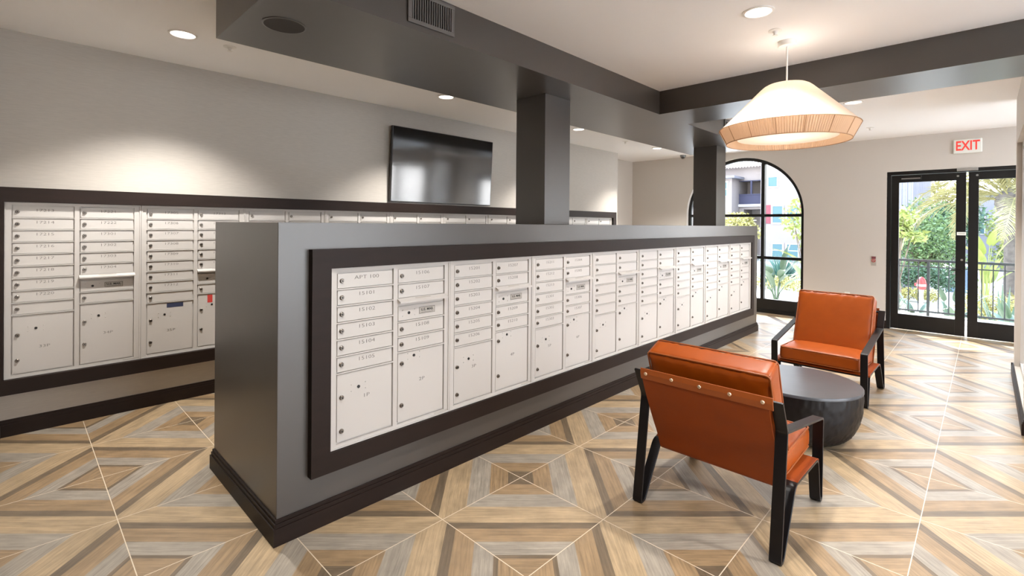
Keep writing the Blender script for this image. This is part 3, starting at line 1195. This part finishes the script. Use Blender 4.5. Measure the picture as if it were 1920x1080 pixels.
def piping(w, d, t, r=.005):
    b = MB()
    c = .020
    for s in (-1, 1):
        z = s * (t / 2 - .004)
        pts = []
        for (sx2, sy2, a0) in ((1, 1, 0), (-1, 1, 90), (-1, -1, 180), (1, -1, 270)):
            for k in range(5):
                a = math.radians(a0 + 90 * k / 4)
                pts.append((sx2 * (w / 2 - c) + c * math.cos(a), sy2 * (d / 2 - c) + c * math.sin(a), z))
        pts.append(pts[0])
        b.tube(pts, r, 6, cap=False)
    for sx2 in (-1, 1):
        for sy2 in (-1, 1):
            b.tube([(sx2 * (w / 2 - .005), sy2 * (d / 2 - .005), -t / 2 + .01), (sx2 * (w / 2 - .005), sy2 * (d / 2 - .005), t / 2 - .01)], r * .8, 6, cap=False)
    return b


def xf(b, rx, loc):
    R_ = Matrix.Rotation(rx, 3, 'X')
    b.v = [tuple(R_ @ Vector(p) + Vector(loc)) for p in b.v]
    return b


def make_chair():
    root = empty('lounge_chair', (0, 0, 0))
    # side view path, y forward, floor footprint -.385 .. .39
    path = [(-.372, .748), (-.292, .590), (-.378, .008), (-.338, .008), (-.145, .285), (.300, .262), (.352, .008), (.392, .008), (.408, .462), (-.288, .588)]
    rad = [.0, .02, .012, .03, .035, .035, .022, .015, .016, 0]
    pp = fillet(path, rad)
    for s in (-1, 1):
        q = MB()
        x0, x1 = sorted((s * .328, s * .382))
        ribbon(q, pp, .012, x0, x1)
        q.build('side_frame', MT['blacksteel'], root, bevel=.0015, seg=1)
    for y, z in ((-.366, .735), (-.145, .270), (.300, .248)):
        MB().cyl((-.33, y, z), (.33, y, z), .009, 12).build('cross_rod', MT['blacksteel'], root, smooth=True)
    # back sling
    q = MB()
    sp_ = [(-.384, .752), (-.384, .71), (-.345, .62), (-.27, .47), (-.20, .345), (-.165, .262), (-.150, .250)]
    ribbon(q, fillet(sp_, .05, 4), .005, -.326, .326)
    q.build('back_sling', MT['sling'], root)
    q = MB()
    ribbon(q, fillet([(-.150, .258), (-.112, .2925), (.10, .2835), (.278, .2745), (.306, .262), (.300, .244)], .02, 4), .005, -.381, .381)
    q.build('seat_sling', MT['sling'], root)
    q = MB()
    ribbon(q, [(-.393, .768), (-.3945, .740), (-.3865, .708)], .007, -.332, .345)
    stp = q.build('back_strap', MT['strap'], root, bevel=.0015, seg=1)
    for k in range(5):
        x = -.300 + .150 * k
        q = MB()
        vs = []
        prof = [(.010, 0), (.0085, .003), (.005, .005), (0, .0058)]
        q.lathe(prof, n=14, axis='x')
        q.v = [(x + p[1], -.3975 - p[0], .740 + p[2]) for p in q.v]
        q.build('stud', MT['stud'], stp, smooth=True)
    # cushions
    bt, bw, bh = .138, .632, .560
    lean = math.radians(21)
    # back cushion: its d axis runs up the back
    bot = Vector((0, -.105, .345))
    ang = PI / 2 + lean
    ctr = bot + Vector((0, -math.sin(lean), math.cos(lean))) * bh / 2 + Vector((0, math.cos(lean), math.sin(lean))) * .02
    q = xf(cushion(bw, bh, bt, .010, 3, wr=.009), ang, ctr)
    bc = q.build('back_cushion', MT['leather'], root, smooth=True, angle=180)
    xf(piping(bw, bh, bt), ang, ctr).build('piping', MT['piping'], bc, smooth=True, angle=180)
    sw, sd2, st2 = .634, .54, .115
    a2 = math.radians(1.0)
    c2 = Vector((0, .100, .348))
    q = xf(cushion(sw, sd2, st2, .012, 5, wr=.008), a2, c2)
    s2 = q.build('seat_cushion', MT['leather'], root, smooth=True, angle=180)
    xf(piping(sw, sd2, st2), a2, c2).build('piping', MT['piping'], s2, smooth=True, angle=180)
    return root


ch = make_chair()
ch.location = (-1.040, 2.835, 0)
tag(ch, 'orange leather lounge chair in front, seen from behind with studded back strap', 'chair', 'leather lounge chairs around the table')
c2 = copy_tree(ch)
c2.location = (-1.085, 5.515, 0)
c2.rotation_euler = (0, 0, PI - .03)
tag(c2, 'orange leather lounge chair beyond the round table, facing the camera', 'chair', 'leather lounge chairs around the table')

# ================================================================== COFFEE TABLE
tb = empty('coffee_table', (-1.015, 4.15, 0))
tag(tb, 'round black drum coffee table with hammered bowl-shaped base between the leather chairs', 'table')


def hammer(r, z, t, i, k):
    if .02 < z < .365 and r > .1:
        f = math.sin(t * 38 + 2.0 * math.sin(z * 55)) * math.sin(z * 135 + 1.6 * math.sin(t * 19))
        return (r + .0042 * f, z)
    return (r, z)


TR = .408
prof = [(.0, 0.0), (.20, 0.0), (.235, .006)]
for k in range(1, 25):
    t = k / 24 * PI / 2
    prof.append((.235 + (TR - .235) * math.sin(t) ** .9, .010 + .30 * (1 - math.cos(t))))
prof += [(TR + .001, .33), (TR, .355), (TR - .002, .378)]
q = MB().lathe(prof, n=220, mod=hammer)
q.build('bowl_base', MT['blacksteel'], tb, smooth=True, angle=60)
MB().lathe([(0, .378), (TR - .004, .378), (TR + .003, .380), (TR + .003, .396), (TR, .400), (0, .400)], n=96).build('table_top', MT['tabletop'], tb, smooth=True)


# ================================================================== OUTSIDE
GZ = -1.0
struct(MB().box(-7.5, 2.6, 9.62, 11.62, -1.1, -.012).build('terrace', MT['concrete']), 'pale concrete terrace outside the doors')
struct(MB().box(-60, 40, 11.62, 120, GZ - .3, GZ).build('garden_ground', MT['concrete']), 'bright pale paving beyond the terrace')
struct(MB().box(-60, 40, -60, -3.62, GZ - .3, GZ).build('garden_ground', MT['concrete']))
struct(MB().box(3.22, 40, -3.62, 11.62, GZ - .3, GZ).build('garden_ground', MT['concrete']))
struct(MB().box(-7.5, 3.5, 9.62, 12.2, 3.17, 3.35).build('canopy', MT['stucco']), None)

# pool strip
q = MB()
q.add([(-1.12, 26.0, GZ + .02), (-.45, 26.0, GZ + .02), (-.45, 43.5, GZ + .02), (-1.62, 43.5, GZ + .02)], [(0, 1, 2, 3)])
q.add([(-1.12, 26.0, GZ + .001), (-.45, 26.0, GZ + .001), (-.45, 43.5, GZ + .001), (-1.62, 43.5, GZ + .001)], [(3, 2, 1, 0)])
tag(q.build('pool', MT['pool']), 'pale blue strip of water beyond the railing seen beside the door handle', 'pool', kind='structure')

# railing
rl = empty('railing', (-.2, 11.36, 0))
tag(rl, 'dark metal railing with thin upright bars outside the glazed doors', 'railing')
R0, R1 = -1.9, 2.2
MB().box(R0, R1, -.022, .022, .945, .985).build('top_rail', MT['rail'], rl)
MB().box(R0, R1, -.012, .012, .845, .865).build('middle_rail', MT['rail'], rl)
MB().box(R0, R1, -.016, .016, .045, .075).build('bottom_rail', MT['rail'], rl)
nb = int((R1 - R0) / .135)
for i in range(nb + 1):
    x = R0 + (R1 - R0) * i / nb
    if i % 10 == 0:
        MB().box(x - .02, x + .02, -.02, .02, -.012, .945).build('post', MT['rail'], rl)
    else:
        MB().box(x - .008, x + .008, -.008, .008, .06, .95).build('baluster', MT['rail'], rl)


# ---- plants
def leaf_blob(n, ell, size, rnd, thin=.5):
    """leaf-shaped quads scattered in ellipsoids (cx,cy,cz,rx,ry,rz)"""
    b = MB()
    tot = sum(e[3] * e[4] * e[5] for e in ell)
    for (cx, cy, cz, rx, ry, rz) in ell:
        for _ in range(int(n * rx * ry * rz / tot)):
            v = Vector((rnd.gauss(0, 1), rnd.gauss(0, 1), rnd.gauss(0, 1))).normalized()
            r = rnd.random() ** .45
            p = Vector((cx + v.x * rx * r, cy + v.y * ry * r, cz + v.z * rz * r))
            d = (v * .6 + Vector((rnd.uniform(-1, 1), rnd.uniform(-1, 1), rnd.uniform(-.9, .6)))).normalized()
            s = d.cross(Vector((rnd.uniform(-1, 1), rnd.uniform(-1, 1), rnd.uniform(-1, 1)))).normalized()
            L_ = size * rnd.uniform(.7, 1.4)
            w_ = L_ * thin * .5
            b.add([p - d * L_ / 2, p + s * w_, p + d * L_ / 2, p - s * w_], [(0, 1, 2, 3)])
    return b


def tree(lb, base, th, ell, n, size, m, thin=.5, group='trees in the garden', seed=1, tr=.09, name='tree'):
    rnd = random.Random(seed)
    e_ = empty(name, base)
    tag(e_, lb, 'tree', group)
    b = MB()
    zt = ell[0][2]
    b.tube([(0, 0, 0), (.03, .02, th * .5), (-.02, .03, th), (ell[0][0] * .7, ell[0][1] * .7, zt)], tr, 8, radii=[tr, tr * .85, tr * .7, tr * .3])
    for k in range(7):
        a = rnd.uniform(0, 2 * PI)
        q = ell[k % len(ell)]
        b.tube([(0, 0, th * rnd.uniform(.6, .95)), (q[0] * .5 + math.cos(a) * q[3] * .4, q[1] * .5 + math.sin(a) * q[4] * .4, (th + q[2]) / 2 + .2), (q[0] + math.cos(a) * q[3] * .6, q[1] + math.sin(a) * q[4] * .6, q[2] + rnd.uniform(-.3, .6) * q[5])], tr * .4, 5, radii=[tr * .45, tr * .3, tr * .12])
    b.build('trunk', MT['treebark'], e_, smooth=True)
    leaf_blob(n, ell, size, rnd, thin).build('foliage', MT[m], e_)
    return e_


tree('dense mid green tree filling the middle of the left door pane', (-1.66, 24, GZ), 1.3, [(0, 0, 2.4, 1.05, 1.1, 1.35), (.45, 0, 1.5, .8, .9, .9), (-.4, 0, 1.5, .8, .9, .8)], 5200, .12, 'leafgreen', seed=2)
tree('dark green tree behind, right part of the left door pane', (-1.0, 28, GZ), 1.4, [(-.1, 0, 2.6, 1.0, 1, 1.1), (.3, .2, 3.0, .8, .8, .8)], 3600, .14, 'leafdark', seed=3)
tree('lime green broad-leaved small tree at the left edge of the left door pane', (-1.72, 17, GZ), 1.6, [(.05, 0, 2.85, .42, .5, .26), (.28, 0, 2.35, .36, .4, .2), (-.2, 0, 2.6, .5, .5, .4)], 620, .19, 'leaflime', thin=.42, seed=4, tr=.04)
tree('loose green tree at the right edge of the arched window', (-3.62, 15.2, GZ), 1.9, [(0, 0, 2.75, .55, .55, .62), (.35, 0, 2.2, .45, .45, .5)], 760, .13, 'leaflime', thin=.5, seed=5, tr=.03)
tree('pale yellow-green tree low in the arched window beside the far column', (-10.6, 30, GZ), 1.7, [(0, 0, 2.6, 1.1, 1.0, .8), (.7, 0, 2.2, .7, .7, .6)], 1600, .20, 'leafyellow', seed=6)
tree('tall airy tree far behind the palm, upper left door pane', (-1.9, 36, GZ), 3.2, [(.4, 0, 4.6, 1.5, 1.2, 1.2)], 1300, .20, 'leafyellow', seed=16)
tree('pale green tree beyond the banana plant in the right door pane', (.75, 33.5, GZ), 1.6, [(-.1, 0, 2.6, .8, .9, 1.2), (.2, 0, 1.2, .9, .9, .7)], 1800, .15, 'leaflime', seed=26)


def hedge(lb, ell, n, size, m, seed, name='shrub_bed', cat='shrubs', thin=.4):
    b = leaf_blob(n, ell, size, random.Random(seed), thin)
    b.v = [(x, y, max(z, GZ + .01)) for x, y, z in b.v]
    return tag(b.build(name, MT[m]), lb, cat, kind='stuff')


hedge('low dark green shrubs under the dense tree beyond the railing', [(-2.1 + .35 * i, 22.6 + .2 * (i % 2), -.30 + .08 * (i % 3), .42, .5, .42) for i in range(4)], 2600, .11, 'leafdark', 11)
hedge('yellow-green groundcover edging the paving, left door pane', [(-2.2 + .3 * i, 21.6, -.72, .28, .4, .22) for i in range(4)], 1500, .09, 'leafyellow', 12)
hedge('yellow-green shrubs below the banana plant in the right door pane', [(-.25 + .33 * i, 17.2 + .3 * (i % 2), -.45 - .1 * (i % 2), .36, .5, .42) for i in range(5)], 2600, .10, 'leafyellow', 13)
hedge('yellow-green groundcover low in the arched window', [(-7.4 + .5 * i, 21.6 + .2 * (i % 2), -.72, .42, .6, .34) for i in range(7)], 3200, .10, 'leafyellow', 14)


def blade(b, base, direction, length, width, droop, fold=.15, n=9, stalk=.3, taper=.55):
    """one broad leaf with a midrib; base point, horizontal heading, rise"""
    base = Vector(base)
    d = Vector(direction).normalized()
    side = d.cross(Vector((0, 0, 1)))
    side = side.normalized() if side.length > .05 else Vector((1, 0, 0))
    pts = []
    p = base.copy()
    dv = d.copy()
    for i in range(n + 1):
        pts.append((p.copy(), dv.copy()))
        p = p + dv * length / n
        dv = (dv + Vector((0, 0, -droop / n))).normalized()
    vs, fs = [], []
    for i, (p, dv) in enumerate(pts):
        t = i / n
        w = width * (math.sin(PI * min(1, t ** taper)) ** .8 if 0 < t < 1 else 0.02)
        nrm = side.cross(dv).normalized()
        vs += [p - side * w / 2 + nrm * fold * w, p, p + side * w / 2 + nrm * fold * w]
    for i in range(n):
        o = i * 3
        fs += [(o, o + 1, o + 4, o + 3), (o + 1, o + 2, o + 5, o + 4)]
    b.add(vs, fs)


def broad_plant(lb, base, n, h, leaf, wid, m, seed, spread=.55, name='bird_of_paradise_plant', droop=.7, group=None, heading=None):
    rnd = random.Random(seed)
    e_ = empty(name, base)
    tag(e_, lb, 'plant', group)
    st_, lf = MB(), MB()
    for i in range(n):
        a = (2 * PI * i / n + rnd.uniform(-.4, .4)) if heading is None else heading + rnd.uniform(-.6, .6)
        hh_ = h * rnd.uniform(.45, 1.0)
        r = spread * rnd.uniform(.3, 1.0)
        top = Vector((math.cos(a) * r * .6, math.sin(a) * r * .6, hh_))
        st_.tube([(math.cos(a) * .03, math.sin(a) * .03, 0), (math.cos(a) * r * .25, math.sin(a) * r * .25, hh_ * .55), top], .012, 6, radii=[.016, .012, .007])
        blade(lf, top, (math.cos(a) * rnd.uniform(.3, .9), math.sin(a) * rnd.uniform(.3, .9), rnd.uniform(.5, 1.3)), leaf * rnd.uniform(.8, 1.2), wid * rnd.uniform(.8, 1.1), droop * rnd.uniform(.5, 1.4))
    st_.build('stem', MT[m], e_, smooth=True)
    lf.build('leaf_cluster', MT[m], e_, smooth=True)
    return e_


broad_plant('large pale leafed plant just outside the arched window', (-3.18, 11.3, -.012), 13, .62, .62, .15, 'leafgrey', 31, spread=.55, droop=1.1)
broad_plant('tall banana-like plant at the right edge of the arched window', (-2.62, 11.9, -1.0), 7, 2.2, .95, .26, 'leaflime', 32, spread=.35, name='banana_plant', droop=.8)
broad_plant('grey-green broad leafed plant behind the railing, left door pane left corner', (-1.42, 11.9, GZ), 7, 1.15, .42, .10, 'leafgrey', 33, spread=.4)
broad_plant('grey-green broad leafed plant behind the railing, centre of left door pane', (-.98, 12.0, GZ), 9, 1.15, .40, .11, 'leafgrey', 34, spread=.45)
broad_plant('grey-green broad leafed plant behind the railing near the door handle', (-.40, 12.0, GZ), 11, 1.28, .42, .12, 'leafgrey', 35, spread=.4)
broad_plant('grey-green broad leafed plant behind the railing in the right door pane', (.34, 12.0, GZ), 10, 1.2, .42, .12, 'leafgrey', 36, spread=.3)
broad_plant('tall banana plant with upright leaves in the right door pane', (-.02, 18.9, GZ), 18, 2.1, .70, .18, 'leaflime', 37, spread=.5, name='banana_plant', droop=.5)


def spiky(lb, base, n, L_, w_, m, seed, name='agave_plant'):
    rnd = random.Random(seed)
    b = MB()
    for i in range(n):
        a = rnd.uniform(0, 2 * PI)
        el_ = rnd.uniform(.1, 1.4)
        blade(b, (math.cos(a) * .05, math.sin(a) * .05, .05), (math.cos(a) * math.cos(el_), math.sin(a) * math.cos(el_), math.sin(el_)), L_ * rnd.uniform(.8, 1.1), w_, .25, n=5, taper=.4)
    o = b.build(name, MT[m])
    o.location = base
    return tag(o, lb, 'plant')


spiky('big blue-green spiky plant low in the arched window', (-6.4, 23.6, GZ), 150, 1.35, .12, 'leafteal', 41)
spiky('smaller blue-green spiky plant right of the larger one in the arched window', (-3.3, 21.5, GZ), 110, 1.15, .11, 'leafteal', 42)
spiky('spiky grey-green plant low in the right door pane under the palm', (.27, 14.2, GZ), 60, 1.35, .11, 'leafgrey', 43)

# ---- palm
palm = empty('palm_tree', (.60, 20.0, GZ))
tag(palm, 'palm tree with thick textured trunk and arching fronds in the right door pane', 'tree', 'trees in the garden')


def barkmod(r, z, t, i, k):
    return (r + .022 * math.sin(t * 9 + (i % 2) * PI) * (1 if i % 2 else .6) + .012 * math.sin(z * 60), z)


pr = [(.30, 0)] + [(.235 + .03 * math.exp(-z * 2), z) for z in [.06 * j for j in range(1, 48)]] + [(.27, 2.92), (.36, 3.05), (.44, 3.25), (.44, 3.42), (.30, 3.65), (.12, 3.8), (.0, 3.82)]
MB().lathe(pr, n=54, mod=barkmod).build('trunk', MT['bark'], palm, smooth=True, angle=70)
rnd = random.Random(77)


def frond_data(seed, L_=2.9, droop=1.55):
    r_ = random.Random(seed)
    b = MB()
    pts, p, d = [], Vector((0, 0, 0)), Vector((.86, 0, .62)).normalized()
    n = 30
    for i in range(n + 1):
        pts.append((p.copy(), d.copy()))
        p = p + d * L_ / n
        d = (d + Vector((0, 0, -droop / n * (.5 + i / n)))).normalized()
    b.tube([q[0] for q in pts], .018, 5, radii=[.026 * (1 - .85 * i / n) for i in range(n + 1)])
    for i in range(3, n + 1):
        for j in range(2):
            p, d = pts[i]
            p = p + d * (L_ / n) * j * .5
            up = Vector((0, 0, 1))
            for s in (-1, 1):
                side = Vector((0, s, 0))
                ll = .50 * math.sin(PI * min(1, .12 + .88 * i / n)) ** .6 + .08
                tip = p + (d * .75 + side * .55 + Vector((0, 0, r_.uniform(-.35, .15)))).normalized() * ll
                mid = (p + tip) / 2 + Vector((0, 0, .03))
                w = d * .014
                b.add([p - w, p + w, mid + w * 1.2, tip, mid - w * 1.2], [(0, 1, 2, 3, 4)])
    return b.data('frond', MT['frond'])


FD = [frond_data(1), frond_data(2, 3.1, 1.9), frond_data(3, 2.6, 2.5)]
for k in range(40):
    o = put('frond', FD[k % 3], palm, (0, 0, 3.45 + .08 * (k % 3)))
    a = 2 * PI * k * .382
    o.rotation_euler = (rnd.uniform(-.25, .25), rnd.uniform(-.95, .55), a)
    o.location = (math.cos(a) * .18, math.sin(a) * .18, 3.42 + rnd.uniform(-.1, .12))

# ---- bollard with red head
hy = empty('standpipe', (-1.38, 19.0, GZ))
tag(hy, 'short grey post with a red head on the paving beyond the railing', 'post')
MB().lathe([(.07, 0), (.07, .02), (.05, .03), (.05, .62), (.06, .64), (.06, .70)], n=20, close=True).build('post_body', MT['bollard'], hy, smooth=True)
q = MB().lathe([(.07, .70), (.105, .74), (.115, .86), (.10, .98), (.05, 1.06), (0, 1.08)], n=24)
q.cyl((-.16, 0, .84), (.16, 0, .84), .045, 12)
q.build('red_head', MT['redhead'], hy, smooth=True)
MB().lathe([(.116, .80), (.118, .83), (.116, .86)], n=24).build('white_band', MT['exitwhite'], hy)

# ---- buildings
K = 38 / 24


def bx(x):
    return x * K


def bz(z):
    return 1.56 + (z - 1.56) * K


YB = 38.0


def bwin(par, x0, x1, z0, z1, y=YB, frame=.10, sash=True):
    f = MB()
    f.box(x0 - frame, x1 + frame, y - .06, y - .001, z0 - frame, z0)
    f.box(x0 - frame, x1 + frame, y - .06, y - .001, z1, z1 + frame)
    f.box(x0 - frame, x0, y - .06, y - .001, z0, z1)
    f.box(x1, x1 + frame, y - .06, y - .001, z0, z1)
    if sash:
        f.box(x0, x1, y - .05, y - .001, (z0 + z1) / 2 - .03, (z0 + z1) / 2 + .03)
    w_ = f.build('window', MT['winframe'], par)
    MB().box(x0, x1, y - .03, y - .002, z0, z1).build('pane', MT['winglass'], w_)
    return w_


A = empty('apartment_building', (0, 0, 0))
tag(A, 'pale stucco apartment building with balcony and red shutters filling the arched window', 'building', 'buildings beyond the garden')
XC = bx(-7.45)
b = MB()
b.box(XC, bx(-3.4), YB, YB + 8, GZ, 9.0)
# left block, with the balcony recess
YA = YB + 1.0
x0, x1 = bx(-8.62), XC
zb0, zb1 = bz(2.60), bz(3.74)
b.box(-26, x0, YA, YA + 8, GZ, bz(4.40))
b.box(x0, x1 - .25, YA, YA + 8, zb1, bz(4.40))
b.box(x1 - .25, x1, YA, YA + 8, GZ, bz(4.40))
b.box(x0, x1 - .25, YA, YA + 8, bz(2.36), zb0)
b.box(x0, bx(-8.40), YA, YA + 8, GZ, bz(2.36))
b.box(bx(-8.40), x1 - .25, YA + 1.8, YA + 8, GZ, bz(2.36))
b.box(x0, x1 - .25, YA + 1.8, YA + 8, zb0, zb1)
# wing with its own low eave
b.box(-26, bx(-8.60), YA - 1.6, YA, GZ, bz(3.80))
b.build('wall', MT['stucco'], A)
b = MB()
# barrel tile roof: corrugated slope
xr0, xr1, ye, zr0 = -17.5, XC - .1, YA - .55, bz(4.36)
nt = 26
vs, fs = [], []
rows = 6
seg = nt * 6
for r_ in range(rows + 1):
    for s_ in range(seg + 1):
        x = xr0 + (xr1 - xr0) * s_ / seg
        hz = .11 * abs(math.sin(PI * s_ / 6))
        vs.append((x, ye + r_ * .5, zr0 + r_ * .24 + hz))
        vs.append((x, ye + r_ * .5, zr0 + r_ * .24 + hz - .07))
for r_ in range(rows):
    for s_ in range(seg):
        a = (r_ * (seg + 1) + s_) * 2
        c = a + (seg + 1) * 2
        fs.append((a + 1, a + 3, c + 3 - 1, c) if False else (a, a + 2, c + 3, c + 1))
for s_ in range(seg):
    a = s_ * 2
    fs.append((a, a + 1, a + 3, a + 2))
b.add(vs, fs)
b.box(xr0, xr1, YA - .1, YA + 4, bz(4.40), bz(4.45))
b.build('tiled_roof', MT['rooftile'], A)
b = MB().box(-26, bx(-8.38), YA - 2.1, YA - .02, bz(3.80), bz(3.90))
b.build('eave', MT['eave'], A)
b = MB()
b.box(x0, x1 - .25, YA - .12, YA - .04, zb0, bz(3.05))
b.box(x0, x1 - .25, YA - .16, YA - .02, bz(3.04), bz(3.09))
b.box(bx(-8.08), bx(-8.0), YA - .14, YA - .03, bz(3.05), zb1)
b.box(x0, x1 - .25, YA - .10, YA - .04, zb1 - .06, zb1)
b.build('balcony', MT['balcony'], A)
MB().box(x0, x1 - .05, YA - .25, YA - .001, zb0 - .18, zb0).build('balcony_ledge', MT['winframe'], A)
bwin(A, bx(-7.12), bx(-6.76), bz(3.36), bz(3.78), sash=False)
bwin(A, bx(-6.93), bx(-6.53), bz(1.72), bz(2.46))
bwin(A, bx(-6.33), bx(-5.92), bz(1.72), bz(2.46))
bwin(A, bx(-6.92), bx(-6.52), bz(.20), bz(.76))
bwin(A, bx(-6.33), bx(-5.90), bz(.20), bz(.76))
bwin(A, bx(-8.95), bx(-8.82), bz(2.98), bz(3.62), y=YA - 1.6)
for xa, xb in ((-7.22, -7.00), (-5.84, -5.62)):
    MB().box(bx(xa), bx(xb), YB - .05, YB - .001, bz(1.68), bz(2.52)).build('shutter', MT['shutter'], A)

B = empty('apartment_building', (0, 0, 0))
tag(B, 'tall light grey building with upright siding at the left edge of the left door pane', 'building', 'buildings beyond the garden')
b = MB().box(-4.6, -2.15, 25.5, 34, GZ, 9)
for i in range(13):
    x = -2.15 - .18 * i
    b.box(x - .03, x, 25.46, 25.5, GZ, 9)
for i in range(24):
    y = 25.6 + .35 * i
    b.box(-2.15, -2.11, y, y + .05, GZ, 9)
b.build('siding', MT['stucco2'], B)

Cc = empty('house', (0, 0, 0))
tag(Cc, 'distant white building beyond the pool seen through the doors', 'building', 'buildings beyond the garden')
b = MB().box(-6, -.3, 51, 56, GZ, 3.2)
b.build('wall', MT['stucco2'], Cc)
MB().box(-1.98, -1.64, 50.94, 51, -.5, .8).build('shutter', MT['shutter'], Cc)
D = empty('apartment_building', (0, 0, 0))
tag(D, 'pale building with a narrow window behind the banana plant in the right door pane', 'building', 'buildings beyond the garden')
MB().box(-.42, 8, 41, 50, GZ, 3.7).build('wall', MT['stucco2'], D)
bwin(D, -.28, -.10, 1.2, 2.4, y=41, frame=.05)
E2 = empty('apartment_building', (0, 0, 0))
tag(E2, 'cream building edge directly behind the palm trunk', 'building', 'buildings beyond the garden')
MB().box(1.3, 8, 34.5, 40, GZ, 3.3).build('wall', MT['stucco'], E2)
